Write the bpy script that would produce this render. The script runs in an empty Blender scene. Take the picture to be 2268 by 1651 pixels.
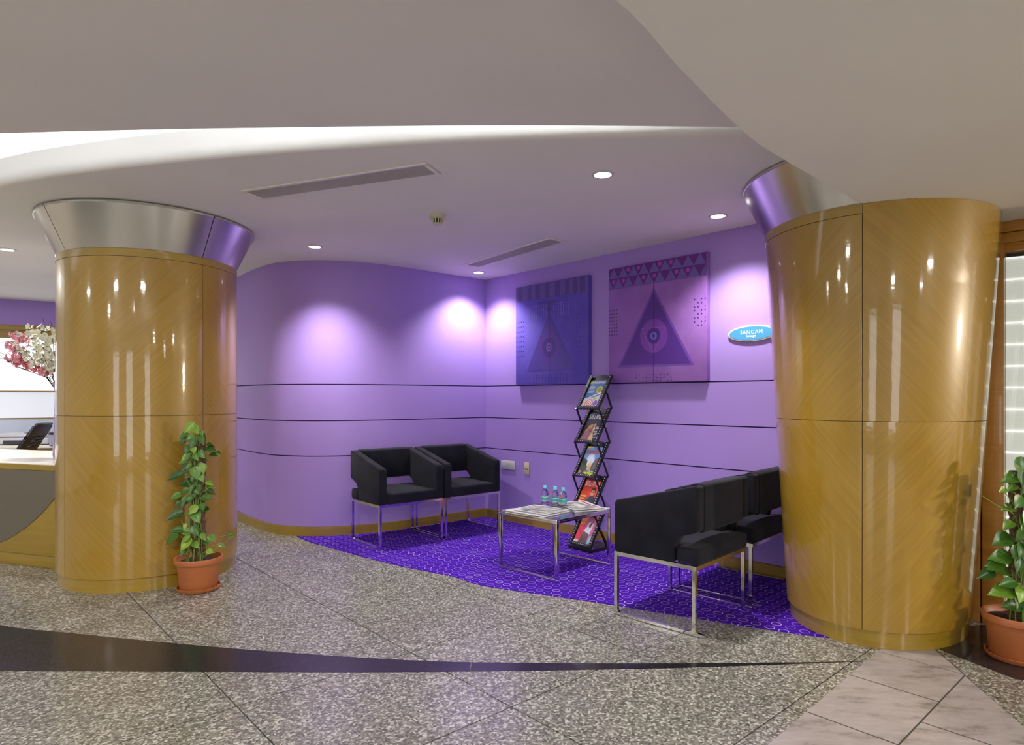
import bpy, bmesh, math, random
from mathutils import Vector, Matrix
random.seed(7)
S = bpy.context.scene
COL = S.collection
R = math.radians

# ------------------------------------------------------------------ camera
cam = bpy.data.cameras.new('camera'); camo = bpy.data.objects.new('camera', cam); COL.objects.link(camo)
camo.location = (0, 0, 1.2); camo.rotation_euler = (R(90), 0, 0)
cam.sensor_width = 36; cam.lens = 36 * 1420 / 2268; cam.shift_y = (880 - 825.5) / 2268
cam.clip_start = .02
S.camera = camo
# ------------------------------------------------------------------ world, exposure
W = bpy.data.worlds.new('world'); S.world = W; W.use_nodes = True
W.node_tree.nodes['Background'].inputs[0].default_value = (.9, .93, 1, 1)
W.node_tree.nodes['Background'].inputs[1].default_value = .30
S.view_settings.view_transform = 'Standard'; S.view_settings.look = 'None'
S.view_settings.gamma = 1; S.view_settings.use_curve_mapping = False
S.view_settings.exposure = 0.0
# light levels used by the lamp builders below
SPOT_W = 115        # lounge downlights
HALL_W = 50        # downlights of the hall, behind the camera
COVE = 17.0         # fluorescent tubes in the ceiling cove
WIN = 4.0          # daylight windows at the back of the hall
GLOW = 1.05        # backlit frosted glass

# ------------------------------------------------------------------ helpers
def link(o, parent=None):
    COL.objects.link(o)
    if parent: o.parent = parent
    return o
def tag(o, label=None, cat=None, group=None, kind=None):
    if label: o['label'] = label
    if cat: o['category'] = cat
    if group: o['group'] = group
    if kind: o['kind'] = kind
    return o
def thing(name, label, cat, loc=(0, 0, 0), rotz=0, group=None):
    o = bpy.data.objects.new(name, None); COL.objects.link(o)
    o.location = loc; o.rotation_euler = (0, 0, rotz); o.empty_display_size = .1
    return tag(o, label, cat, group)
def copy_tree(o, parent=None):
    c = o.copy(); COL.objects.link(c)
    if parent: c.parent = parent
    for ch in o.children: copy_tree(ch, c)
    return c

class MB:
    def __init__(s): s.v = []; s.f = []; s.uv = []
    def add(s, v, f, uv=None):
        b = len(s.v); s.v += [tuple(p) for p in v]; s.f += [tuple(i + b for i in q) for q in f]
        if uv: s.uv += uv
        return s
    def box(s, x0, x1, y0, y1, z0, z1, m=None):
        v = [Vector((x, y, z)) for z in (z0, z1) for y in (y0, y1) for x in (x0, x1)]
        if m: v = [m @ p for p in v]
        return s.add(v, [(0, 2, 3, 1), (4, 5, 7, 6), (0, 1, 5, 4), (2, 6, 7, 3), (0, 4, 6, 2), (1, 3, 7, 5)])
    def prism(s, poly, f0, f1):
        # poly: list of 2D points; f0, f1 map a 2D point to the two ends
        n = len(poly)
        v = [f0(*p) for p in poly] + [f1(*p) for p in poly]
        f = [tuple(range(n))[::-1], tuple(range(n, 2 * n))]
        for i in range(n): j = (i + 1) % n; f.append((i, j, n + j, n + i))
        return s.add(v, f)
    def slab(s, poly, z0, z1): return s.prism(poly, lambda x, y: (x, y, z0), lambda x, y: (x, y, z1))
    def bar(s, p, q, w, h=None, up=(0, 0, 1)):
        p = Vector(p); q = Vector(q); h = h or w; d = (q - p).normalized(); u = Vector(up)
        a = d.cross(u)
        if a.length < 1e-4: a = d.cross(Vector((0, 1, 0)))
        a.normalize(); b = a.cross(d)
        v = [e + a * (w / 2 * i) + b * (h / 2 * j) for e in (p, q) for (i, j) in ((-1, -1), (1, -1), (1, 1), (-1, 1))]
        return s.add(v, [(3, 2, 1, 0), (4, 5, 6, 7), (0, 1, 5, 4), (1, 2, 6, 5), (2, 3, 7, 6), (3, 0, 4, 7)])
    def tube(s, pts, r, n=6, r2=None):
        pts = [Vector(p) for p in pts]; v = []; f = []; m = len(pts)
        for i, p in enumerate(pts):
            d = (pts[min(i + 1, m - 1)] - pts[max(i - 1, 0)]).normalized()
            a = d.orthogonal().normalized(); b = d.cross(a)
            rr = r if r2 is None else r + (r2 - r) * i / max(1, m - 1)
            for k in range(n):
                t = 2 * math.pi * k / n; v.append(p + (a * math.cos(t) + b * math.sin(t)) * rr)
        for i in range(m - 1):
            for k in range(n): f.append((i * n + k, i * n + (k + 1) % n, (i + 1) * n + (k + 1) % n, (i + 1) * n + k))
        f.append(tuple(range(n))[::-1]); f.append(tuple(range((m - 1) * n, m * n)))
        return s.add(v, f)
    def lathe(s, prof, n=24, c=(0, 0), sx=1, sy=1):
        v = []; f = []; m = len(prof)
        for (r, z) in prof:
            for k in range(n):
                t = 2 * math.pi * k / n; v.append((c[0] + sx * r * math.cos(t), c[1] + sy * r * math.sin(t), z))
        for i in range(m - 1):
            for k in range(n): f.append((i * n + k, i * n + (k + 1) % n, (i + 1) * n + (k + 1) % n, (i + 1) * n + k))
        if prof[0][0] > 1e-6: f.append(tuple(range(n))[::-1])
        if prof[-1][0] > 1e-6: f.append(tuple(range((m - 1) * n, m * n)))
        return s.add(v, f)
    def mesh(s, name, mat, bevel=0, seg=2, smooth=True, ang=35, sub=0):
        me = bpy.data.meshes.new(name); me.from_pydata(s.v, [], s.f)
        if s.uv:
            l = me.uv_layers.new(name='uv')
            for lp in me.loops: l.data[lp.index].uv = s.uv[lp.vertex_index]
        bm = bmesh.new(); bm.from_mesh(me)
        if not s.uv: bmesh.ops.remove_doubles(bm, verts=bm.verts, dist=1e-6)
        bmesh.ops.recalc_face_normals(bm, faces=bm.faces)
        if bevel:
            ed = [e for e in bm.edges if len(e.link_faces) == 2 and e.calc_face_angle(0) > R(32)]
            bmesh.ops.bevel(bm, geom=ed, offset=bevel, segments=seg, profile=.5, affect='EDGES', clamp_overlap=True)
        bm.to_mesh(me); bm.free()
        if smooth:
            me.polygons.foreach_set('use_smooth', [True] * len(me.polygons))
            me.set_sharp_from_angle(angle=R(ang))
        if mat: me.materials.append(mat)
        return me
    def build(s, name, mat, parent=None, **k):
        return link(bpy.data.objects.new(name, s.mesh(name, mat, **k)), parent)
def struct(name, mb, mat, parent=None, **k):
    o = mb.build(name, mat, parent, **k)
    if not parent: o['kind'] = 'structure'
    return o
def catmull(pts, n=8):
    out = []; P = [Vector(p) for p in pts]; P = [P[0] * 2 - P[1]] + P + [P[-1] * 2 - P[-2]]
    for i in range(1, len(P) - 2):
        a, b, c, d = P[i - 1:i + 3]
        for k in range(n):
            t = k / n
            out.append(.5 * ((2 * b) + (c - a) * t + (2 * a - 5 * b + 4 * c - d) * t * t + (3 * b - a - 3 * c + d) * t ** 3))
    out.append(P[-2]); return out

# ------------------------------------------------------------------ materials
def lin(r, g, b):
    f = lambda c: (c / 255) / 12.92 if c / 255 <= .04045 else ((c / 255 + .055) / 1.055) ** 2.4
    return (f(r), f(g), f(b), 1)
def mat(name, col, rough=.5, metal=0, coat=0, spec=.5, emit=0, trans=0, ior=1.5, alpha=1, sheen=0):
    m = bpy.data.materials.new(name); m.use_nodes = True
    b = m.node_tree.nodes['Principled BSDF']; i = b.inputs
    i['Base Color'].default_value = col; i['Roughness'].default_value = rough; i['Metallic'].default_value = metal
    i['Coat Weight'].default_value = coat; i['Coat Roughness'].default_value = .06; i['Specular IOR Level'].default_value = spec
    i['Transmission Weight'].default_value = trans; i['IOR'].default_value = ior; i['Alpha'].default_value = alpha
    i['Sheen Weight'].default_value = sheen
    if emit: i['Emission Color'].default_value = col; i['Emission Strength'].default_value = emit
    return m
class NT:
    def __init__(s, m): s.t = m.node_tree; s.n = s.t.nodes; s.b = s.n['Principled BSDF']
    def new(s, t, **k):
        n = s.n.new(t)
        for a, v in k.items(): setattr(n, a, v)
        return n
    def l(s, a, b): s.t.links.new(a, b)
    def math(s, op, a, b=None, c=None):
        n = s.new('ShaderNodeMath', operation=op)
        for i, x in enumerate((a, b, c)):
            if x is None: continue
            if isinstance(x, (int, float)): n.inputs[i].default_value = x
            else: s.l(x, n.inputs[i])
        return n.outputs[0]
    def ramp(s, fac, stops, interp='LINEAR'):
        n = s.new('ShaderNodeValToRGB'); e = n.color_ramp.elements; n.color_ramp.interpolation = interp
        while len(e) < len(stops): e.new(.5)
        for x, (p, c) in zip(e, stops): x.position = p; x.color = c
        s.l(fac, n.inputs[0]); return n.outputs[0]
    def noise(s, vec, scale, detail=3, rough=.5):
        n = s.new('ShaderNodeTexNoise'); n.inputs['Scale'].default_value = scale
        n.inputs['Detail'].default_value = detail; n.inputs['Roughness'].default_value = rough
        if vec is not None: s.l(vec, n.inputs['Vector'])
        return n.outputs[0]
    def bump(s, h, strength, dist=.002):
        n = s.new('ShaderNodeBump'); n.inputs['Strength'].default_value = strength; n.inputs['Distance'].default_value = dist
        s.l(h, n.inputs['Height']); s.l(n.outputs[0], s.b.inputs['Normal']); return n.outputs[0]
def mottled(name, c1, c2, scale=3, bump=0, bscale=200, **k):
    m = mat(name, c1, **k); t = NT(m); o = t.new('ShaderNodeTexCoord').outputs['Object']
    t.l(t.ramp(t.noise(o, scale), [(.3, c1), (.7, c2)]), t.b.inputs['Base Color'])
    if bump: t.bump(t.noise(o, bscale), bump, .001)
    return m
M = {}
M['ceiling'] = mottled('ceiling paint', lin(232, 229, 224), lin(236, 233, 228), 1.5, rough=.75)
M['cove'] = mottled('cove white paint', lin(232, 233, 236), lin(236, 237, 240), 2, rough=.7)
M['lilac'] = mottled('lilac wall paint', lin(168, 138, 216), lin(172, 143, 220), 1.2, bump=.05, rough=.55, spec=.35)
M['groove'] = mat('dark groove', lin(62, 40, 95), .8)
M['chrome'] = mat('chrome', (.72, .71, .70, 1), .10, 1)
M['black_metal'] = mat('black metal', (.012, .012, .014, 1), .3)
M['white_plastic'] = mat('white plastic', lin(205, 205, 205), .4)
M['cream_plastic'] = mat('cream plastic', lin(205, 200, 170), .4)
M['dark'] = mat('dark', (.01, .01, .012, 1), .6)
M['shell'] = mat('hall wall paint', lin(205, 198, 185), .8)

def wood_material(name, c1, c2, use_uv=True, coat=1, rough=.35):
    m = mat(name, c1, rough, coat=coat, spec=.5); t = NT(m)
    co = t.new('ShaderNodeTexCoord').outputs['UV' if use_uv else 'Object']
    mp = t.new('ShaderNodeMapping'); mp.inputs['Scale'].default_value = (2.2, 70, 1) if use_uv else (2, 2, 45)
    t.l(co, mp.inputs[0]); g = t.noise(mp.outputs[0], 1, 5, .6)
    big = t.noise(co, 2.2, 2)
    a = t.ramp(g, [(.25, c1), (.75, c2)])
    mx = t.new('ShaderNodeMixRGB', blend_type='MULTIPLY'); mx.inputs[0].default_value = .55
    t.l(a, mx.inputs[1]); t.l(t.ramp(big, [(.3, (.78, .76, .70, 1)), (.7, (1, 1, 1, 1))]), mx.inputs[2])
    t.l(mx.outputs[0], t.b.inputs['Base Color'])
    o = t.new('ShaderNodeTexCoord').outputs['Object']
    bn = t.new('ShaderNodeBump'); bn.inputs['Strength'].default_value = .10; bn.inputs['Distance'].default_value = .004
    t.l(t.noise(o, 16, 2), bn.inputs['Height']); t.l(bn.outputs[0], t.b.inputs['Coat Normal'])
    return m
M['veneer'] = wood_material('golden veneer', lin(154, 118, 30), lin(176, 140, 46))
M['plinth'] = wood_material('plinth wood', lin(152, 121, 30), lin(170, 139, 43))
M['wood'] = wood_material('partition wood', lin(172, 118, 48), lin(192, 136, 60), use_uv=False, coat=.4)
M['skirting'] = wood_material('skirting wood', lin(150, 122, 40), lin(172, 142, 55), use_uv=False, coat=.5)

def brushed(name, col, rough, axis=(1, 1, 120)):
    m = mat(name, col, rough, 1); t = NT(m)
    mp = t.new('ShaderNodeMapping'); mp.inputs['Scale'].default_value = axis
    t.l(t.new('ShaderNodeTexCoord').outputs['Object'], mp.inputs[0])
    g = t.noise(mp.outputs[0], 3, 4)
    t.l(t.math('MULTIPLY_ADD', g, .06, rough - .03), t.b.inputs['Roughness'])
    return m
M['steel'] = mat('brushed steel', (.64, .62, .59, 1), .26, 1)
M['steel_dull'] = brushed('dull steel', (.27, .255, .225, 1), .33)

def granite(name, stops, scale=115, rough=.15, spots=True):
    m = mat(name, (.3, .3, .3, 1), rough, spec=.5); t = NT(m)
    oi = t.new('ShaderNodeObjectInfo'); tc = t.new('ShaderNodeTexCoord').outputs['Object']
    off = t.new('ShaderNodeVectorMath', operation='SCALE'); cmb = t.new('ShaderNodeCombineXYZ')
    for k in range(3): t.l(oi.outputs['Random'], cmb.inputs[k])
    t.l(cmb.outputs[0], off.inputs[0]); off.inputs['Scale'].default_value = 37
    ad = t.new('ShaderNodeVectorMath', operation='ADD'); t.l(tc, ad.inputs[0]); t.l(off.outputs[0], ad.inputs[1]); co = ad.outputs[0]
    v = t.new('ShaderNodeTexVoronoi'); v.inputs['Scale'].default_value = scale; t.l(co, v.inputs['Vector'])
    sp = t.new('ShaderNodeSeparateColor'); t.l(v.outputs['Color'], sp.inputs[0])
    c = t.ramp(sp.outputs[0], stops)
    mx = t.new('ShaderNodeMixRGB', blend_type='MULTIPLY'); mx.inputs[0].default_value = .5
    t.l(c, mx.inputs[1]); t.l(t.ramp(t.noise(co, 2.5, 4), [(.3, (.72, .70, .66, 1)), (.7, (1, 1, 1, 1))]), mx.inputs[2]); out = mx.outputs[0]
    if spots:
        w = t.new('ShaderNodeTexVoronoi'); w.inputs['Scale'].default_value = 9; t.l(co, w.inputs['Vector'])
        k = t.math('LESS_THAN', w.outputs['Distance'], .055)
        m2 = t.new('ShaderNodeMixRGB'); t.l(k, m2.inputs[0]); t.l(out, m2.inputs[1]); m2.inputs[2].default_value = (.03, .03, .035, 1); out = m2.outputs[0]
    t.l(out, t.b.inputs['Base Color'])
    t.l(t.math('MULTIPLY_ADD', sp.outputs[1], .12, rough), t.b.inputs['Roughness'])
    return m
g = lambda x, y=None, z=None: lin(x, y or x, z or x)
M['granite'] = granite('speckled granite', [(0, g(88, 86, 79)), (.35, g(118, 115, 107)), (.7, g(142, 139, 130)), (1, g(198, 195, 187))])
M['black_granite'] = granite('black granite', [(0, g(30, 28, 32)), (.9, g(42, 40, 44)), (1, g(64, 62, 66))], 160, .12, False)
M['grout'] = mat('grout', lin(58, 54, 48), .9)
def marble():
    m = mat('grey marble', lin(150, 140, 138), .22); t = NT(m); o = t.new('ShaderNodeTexCoord').outputs['Object']
    mp = t.new('ShaderNodeMapping'); mp.inputs['Scale'].default_value = (2, 5, 1); mp.inputs['Rotation'].default_value = (0, 0, R(25)); t.l(o, mp.inputs[0])
    a = t.ramp(t.noise(mp.outputs[0], 2.5, 8, .7), [(.30, lin(112, 105, 104)), (.46, lin(156, 147, 145)), (.62, lin(168, 159, 158)), (.8, lin(185, 176, 174))])
    t.l(a, t.b.inputs['Base Color']); return m
M['marble'] = marble()
def carpet_material():
    m = mat('ring carpet', lin(72, 28, 160), .95, spec=.1); t = NT(m)
    o = t.new('ShaderNodeTexCoord').outputs['Object']
    mp = t.new('ShaderNodeMapping'); mp.inputs['Rotation'].default_value = (0, 0, R(-41.8)); mp.inputs['Scale'].default_value = (1 / .074,) * 3
    t.l(o, mp.inputs[0]); sx = t.new('ShaderNodeSeparateXYZ'); t.l(mp.outputs[0], sx.inputs[0])
    fx = t.math('SUBTRACT', t.math('FRACT', sx.outputs[0]), .5); fy = t.math('SUBTRACT', t.math('FRACT', sx.outputs[1]), .5)
    r = t.math('SQRT', t.math('ADD', t.math('MULTIPLY', fx, fx), t.math('MULTIPLY', fy, fy)))
    d = t.math('ABSOLUTE', t.math('SUBTRACT', r, .32))
    ring = t.math('LESS_THAN', d, .026)
    cb = t.new('ShaderNodeCombineXYZ'); t.l(t.math('FLOOR', sx.outputs[0]), cb.inputs[0]); t.l(t.math('FLOOR', sx.outputs[1]), cb.inputs[1])
    wn = t.new('ShaderNodeTexWhiteNoise', noise_dimensions='2D'); t.l(cb.outputs[0], wn.inputs['Vector'])
    rc = t.ramp(wn.outputs[0], [(0, lin(140, 95, 225)), (.6, lin(168, 125, 238)), (1, lin(208, 180, 235))])
    bc = t.ramp(t.noise(o, 260, 2), [(.3, lin(54, 14, 130)), (.7, lin(74, 25, 164))])
    mx = t.new('ShaderNodeMixRGB'); t.l(ring, mx.inputs[0]); t.l(bc, mx.inputs[1]); t.l(rc, mx.inputs[2])
    t.l(mx.outputs[0], t.b.inputs['Base Color']); t.bump(t.noise(o, 500, 2), .3, .002); return m
M['carpet'] = carpet_material()
def fabric():
    m = mat('black upholstery', lin(30, 30, 38), .9, spec=.18, sheen=.06); t = NT(m); o = t.new('ShaderNodeTexCoord').outputs['Object']
    t.l(t.ramp(t.noise(o, 7, 4), [(.3, lin(20, 20, 28)), (.75, lin(34, 34, 46))]), t.b.inputs['Base Color'])
    t.bump(t.noise(o, 700, 2), .25, .001); return m
M['fabric'] = fabric()
M['terracotta'] = mottled('terracotta plastic', lin(166, 94, 52), lin(178, 106, 60), 6, rough=.45)
M['soil'] = mottled('soil', lin(34, 24, 18), lin(62, 45, 34), 60, rough=1)
def leaf_mat():
    m = mat('pothos leaf', lin(70, 125, 40), .32, spec=.5); t = NT(m); oi = t.new('ShaderNodeObjectInfo')
    o = t.new('ShaderNodeTexCoord').outputs['Object']
    a = t.ramp(oi.outputs['Random'], [(0, lin(40, 80, 26)), (.45, lin(66, 112, 34)), (.8, lin(100, 142, 44)), (1, lin(140, 172, 60))])
    mx = t.new('ShaderNodeMixRGB'); mx.inputs[2].default_value = lin(188, 205, 110)
    t.l(t.ramp(t.noise(o, 24, 3, .6), [(.62, (0, 0, 0, 1)), (.70, (.55, .55, .55, 1))]), mx.inputs[0]); t.l(a, mx.inputs[1])
    t.l(mx.outputs[0], t.b.inputs['Base Color']); t.b.inputs['Subsurface Weight'].default_value = 0
    return m
M['leaf'] = leaf_mat()
M['stem'] = mat('green stem', lin(112, 140, 58), .5)
M['bark'] = mottled('moss pole fibre', lin(58, 42, 30), lin(112, 88, 62), 45, bump=.8, bscale=90, rough=1)
M['lamp'] = mat('lamp glow', (1, .98, .95, 1), .5, emit=14)
M['tube'] = mat('fluorescent tube', (.94, .97, 1, 1), .5, emit=COVE)
M['tube2'] = mat('cove tube', (.94, .97, 1, 1), .5, emit=26)
M['paper'] = mottled('newsprint', lin(178, 177, 176), lin(196, 194, 192), 9, rough=.9)
M['ink'] = mat('newsprint ink', lin(62, 62, 72), .9)
M['clear'] = mat('clear bottle plastic', (.95, .98, 1, 1), .03, trans=1, ior=1.28)
M['glass'] = mat('table glass', (.62, .66, .68, 1), .01, trans=1, ior=1.45)
M['cap'] = mat('teal cap', lin(96, 214, 208), .4)
_flat = {}
def flat(r, g_, b, rough=.5):
    k = (r, g_, b, rough)
    if k not in _flat: _flat[k] = mat('print %d %d %d' % (r, g_, b), lin(r, g_, b), rough)
    return _flat[k]

# ------------------------------------------------------------------ floor
U = Vector((.7455, .6665)); V = Vector((-.6665, .7455)); ROT = math.atan2(.6665, .7455)
def uv2(a, b): return U * a + V * b
floor = struct('floor', MB().box(-8, 7, -4.5, 10, -.08, -.006), M['grout'])
carpet_edge = [(-1.95, 5.66), (-1.835, 5.497), (-1.60, 5.235), (-.891, 4.62), (-.404, 4.285), (-.174, 4.065), (.441, 3.765), (.881, 3.535), (1.316, 3.302), (1.604, 3.181), (1.9, 3.12), (2.0, 3.3)]
ce = catmull([Vector((x, y)) for x, y in carpet_edge], 5)
def on_carpet(p):
    if p.x < -1.8 or p.x > 2.2: return False
    for a, b in zip(ce, ce[1:]):
        if a.x <= p.x <= b.x: return p.y > a.y + (b.y - a.y) * (p.x - a.x) / (b.x - a.x) + .05
    return False
PU, PV, U0, V0, GAP = .79, .7135, .862, 1.852, .006
tile_me = MB().box(-PU / 2 + GAP / 2, PU / 2 - GAP / 2, -PV / 2 + GAP / 2, PV / 2 - GAP / 2, -.006, 0).mesh('tile', M['granite'], smooth=False)
half_me = MB().box(-PU / 2 + GAP / 2, PU / 2 - GAP / 2, -.16, .16, -.006, 0).mesh('tile', M['granite'], smooth=False)
nt = 0
for i in range(-11, 11):
    for j in range(-11, 12):
        c = uv2(U0 + (i + .5) * PU, V0 + (j + .5) * PV)
        if not (-7.5 < c.x < 4.6 and -3.5 < c.y < 9.0): continue
        if c.y < .8 and (abs(c.x) > 3.2 or c.y < -2.4): continue
        cs = [uv2(U0 + (i + a) * PU, V0 + (j + b) * PV) for a in (0, 1) for b in (0, 1)]
        if all(on_carpet(p) for p in cs): continue
        n_ = Vector((.7354, .6776))
        if min(p.dot(n_) for p in cs) > 4.2: continue
        o = link(bpy.data.objects.new('tile', tile_me), floor); o.location = (c.x, c.y, 0); o.rotation_euler = (0, 0, ROT); nt += 1
# black crescent inlay
lo = catmull([Vector(p) for p in [(-3.6, 2.83), (-2.242, 2.807), (-1.348, 2.798), (-.46, 2.795), (.529, 2.826), (1.143, 2.869), (1.589, 2.906)]], 6)
hi = catmull([Vector(p) for p in [(-3.6, 3.78), (-2.695, 3.374), (-2.303, 3.272), (-1.368, 3.065), (-.481, 2.922), (.033, 2.893), (.541, 2.886), (1.153, 2.893), (1.589, 2.912)]], 6)
def yat(c, x):
    for a, b in zip(c, c[1:]):
        if a.x <= x <= b.x: return a.y + (b.y - a.y) * (x - a.x) / (b.x - a.x)
    return c[-1].y
for x0, x1 in [(-3.6, -2.45), (-2.447, -.185), (-.183, 1.587)]:
    n = 14; xs = [x0 + (x1 - x0) * k / n for k in range(n + 1)]
    MB().slab([(x, yat(lo, x)) for x in xs] + [(x, yat(hi, x)) for x in xs[::-1]], -.005, .0008).build('inlay', M['black_granite'], floor, smooth=False)
# grey marble tiles, narrow granite border strip, black threshold
def poly_uv(pts): return [tuple(uv2(a, b)) for a, b in pts]
def mt(pts, m, name, z=.0012): return MB().slab(poly_uv(pts), -.005, z).build(name, M[m], floor, smooth=False)
gm = .0016
MB().slab(poly_uv([(1.5, .20), (1.5, 1.03), (3.31, 1.10), (3.55, 1.1), (3.55, .94), (3.29, .75), (2.62, .27)]), -.005, .0005).build('joint_bed', M['grout'], floor, smooth=False)
for a, b in [(1.5, 1.99), (1.995, 2.462), (2.466, 2.929), (2.933, 3.30)]:
    mt([(a + gm, .762), (b - gm, .762), (b - gm, 1.06 + (b - 2.13) * .038), (a + gm, 1.06 + (a - 2.13) * .038)], 'marble', 'marble_tile')
for a, b in [(1.5, 2.23), (2.235, 2.70)]:
    rb = lambda s: .496 + (s - 2.937) * .738
    mt([(a + gm, .756), (a + gm, rb(a)), (b - gm, rb(b)), (b - gm, .756)], 'marble', 'marble_tile')
mt([(2.7055, .756), (2.7055, .326), (3.288, .756)], 'marble', 'marble_tile')
mt([(3.3035, .768), (3.3035, 1.104), (3.62, 1.104), (3.62, 1.0)], 'marble', 'marble_tile')
MB().slab([(2.03, 3.045), (2.14, 2.725), (2.60, 2.53), (2.95, 2.9), (2.52, 3.38), (2.30, 3.34)], -.005, .0016).build('threshold', M['black_granite'], floor, smooth=False)
# narrow dark joints beside the marble
# carpet
cp = [(p.x, p.y) for p in ce] + [(2.2, 3.75), (-.25, 6.43), (-.8, 5.97), (-1.08, 5.74), (-1.39, 5.57), (-1.68, 5.51), (-1.85, 5.52)]
carpet = MB().slab(cp[1:], -.002, .0038).build('carpet', M['carpet'], smooth=False)
tag(carpet, 'deep purple carpet with rows of pale rings filling the seating corner', 'carpet')

# ------------------------------------------------------------------ walls of the lounge
DW = Vector((.6776, -.7354)); AW = Vector((-.268, 6.45)); RW = math.atan2(DW.y, DW.x)
CEIL = 2.38
COURSES = [(.083, .686), (.695, .991), (1.0, 1.306), (1.315, CEIL)]
left_path = catmull([Vector(p) for p in [(-4.6, 8.87), (-3.6, 7.45), (-2.72, 6.33), (-2.41, 5.95), (-2.12, 5.66), (-1.90, 5.555), (-1.68, 5.522), (-1.39, 5.58), (-1.08, 5.75), (-.80, 5.985), (-.55, 6.205), (-.268, 6.45)]], 7)
def ribbon(path, z0, z1, d0, d1):
    # wall strip that follows a plan path, front face offset d0, back face offset d1 (positive = away from the room)
    nr = []
    for i, p in enumerate(path):
        d = (path[min(i + 1, len(path) - 1)] - path[max(i - 1, 0)]).normalized(); nr.append(Vector((-d.y, d.x)))
    poly = [p + n * d0 for p, n in zip(path, nr)] + [p + n * d1 for p, n in zip(path, nr)][::-1]
    m = MB(); n = len(path); N = 2 * n
    v = [(p.x, p.y, z0) for p in poly] + [(p.x, p.y, z1) for p in poly]; f = []
    for i in range(N): j = (i + 1) % N; f.append((i, j, N + j, N + i))
    for i in range(n - 1):
        f.append((i, N - 1 - i, N - 2 - i, i + 1)); f.append((N + i, N + i + 1, N + N - 2 - i, N + N - 1 - i))
    return m.add(v, f)
wl = struct('wall_left', ribbon(left_path, 0, CEIL + .05, .018, .12), M['groove'])
for z0, z1 in COURSES: ribbon(left_path, z0, z1, 0, .019).build('panel', M['lilac'], wl)
struct('baseboard_left', ribbon(left_path, 0, .081, -.012, .02), M['skirting'])
right_path = [AW, AW + DW * 3.93]
wr = struct('wall_right', ribbon([AW - DW * .12, AW + DW * 3.93], 0, CEIL + .05, .018, .12), M['groove'])
for z0, z1 in COURSES: ribbon([AW + DW * .001, AW + DW * 3.93], z0, z1, 0, .019).build('panel', M['lilac'], wr)
struct('baseboard_right', ribbon([AW + DW * .012, AW + DW * 3.93], 0, .081, -.012, .02), M['skirting'])

# ------------------------------------------------------------------ ceilings
slot_hi = catmull([Vector(p) for p in [(-7.6, 5.6), (-5.0, 4.5), (-2.847, 3.565), (-2.195, 3.335), (-1.653, 3.195), (-1.07, 3.074), (-.491, 2.981), (.033, 2.924), (.542, 2.894), (1.026, 2.879), (1.6, 2.87)]], 6)
slot_lo = catmull([Vector(p) for p in [(-7.6, 3.4), (-4.0, 2.99), (-2.295, 2.868), (-1.662, 2.83), (-1.115, 2.807), (-.067, 2.782), (.998, 2.800), (1.6, 2.82)]], 6)
def ceiling_lounge():
    m = MB(); v = []; f = []; k = 7
    prof = [(.0, .135), (.0, .05)] + [(.05 - .05 * math.cos(a), .05 - .05 * math.sin(a)) for a in [R(90 * i / (k - 1)) for i in range(1, k)]]
    P = slot_hi
    for i, p in enumerate(P):
        d = (P[min(i + 1, len(P) - 1)] - P[max(i - 1, 0)]).normalized(); n = Vector((-d.y, d.x))
        for (o, z) in prof: q = p + n * (o - .02); v.append((q.x, q.y, CEIL + z))
        v.append((p.x, 9.6, CEIL))
    w = len(prof) + 1
    for i in range(len(P) - 1):
        for j in range(w - 1): f.append((i * w + j, i * w + j + 1, (i + 1) * w + j + 1, (i + 1) * w + j))
    m.add(v, f)
    return m
cl = struct('ceiling', ceiling_lounge(), M['ceiling'], ang=50)
MB().slab([(1.6, 2.868), (6.5, 2.868), (6.5, 9.6), (1.6, 9.6)], CEIL, CEIL + .02).build('ceiling_board', M['ceiling'], cl, smooth=False)
xs = [p for p in slot_lo]
cf = struct('ceiling_hall', MB().slab([(p.x, p.y) for p in xs] + [(6.5, 2.82), (6.5, -4.5), (-7.6, -4.5)], CEIL, CEIL + .03), M['ceiling'], smooth=False)
cove = struct('ceiling_cove', MB().box(-7.6, 6.5, 2.0, 6.4, 2.70, 2.75).box(-7.6, 6.5, 1.97, 2.0, CEIL + .03, 2.75), M['cove'], smooth=False)
# fluorescent tubes lying on the hall ceiling behind the lip of the cove
for i, (x, y, a) in enumerate([(-6.4, 2.9, -6), (-5.1, 2.8, -5), (-3.8, 2.68, -5), (-2.5, 2.60, -3), (-1.2, 2.52, -1), (.1, 2.50, 1)]):
    c_, s_ = math.cos(R(a)) * .58, math.sin(R(a)) * .58
    MB().tube([(x - c_, y - s_, CEIL + .06), (x + c_, y + s_, CEIL + .06)], .014, 10).build('tube', M['tube'], cove)
for i in range(3, len(slot_hi) - 8, 6):
    a, b = slot_hi[i], slot_hi[min(i + 5, len(slot_hi) - 1)]; n = Vector((a.y - b.y, b.x - a.x)).normalized() * .16
    if a.x < .3: MB().tube([(a.x + n.x, a.y + n.y, CEIL + .15), (b.x + n.x, b.y + n.y, CEIL + .15)], .012, 10).build('tube', M['tube2'], cove)
soff = [(-1.6, -.5), (-1.1, 0), (-.42, .72), (.239, 1.468), (.453, 1.758), (.774, 2.172), (1.023, 2.438), (1.624, 2.991), (2.1, 3.42)]
so = [(p.x, p.y) for p in catmull([Vector(p) for p in soff], 6)]
SOF = 2.11
sf = struct('ceiling_soffit', MB().slab(so + [(2.62, 3.55), (4.2, 2.0), (6.5, 2.0), (6.5, -4.5), (-1.6, -4.5)], SOF, SOF + .012), M['ceiling'], smooth=False)
MB().slab(so[:-6] + [(x + .012, y - .012) for x, y in so[:-6]][::-1], SOF + .012, CEIL).build('fascia', M['ceiling'], sf)

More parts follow.
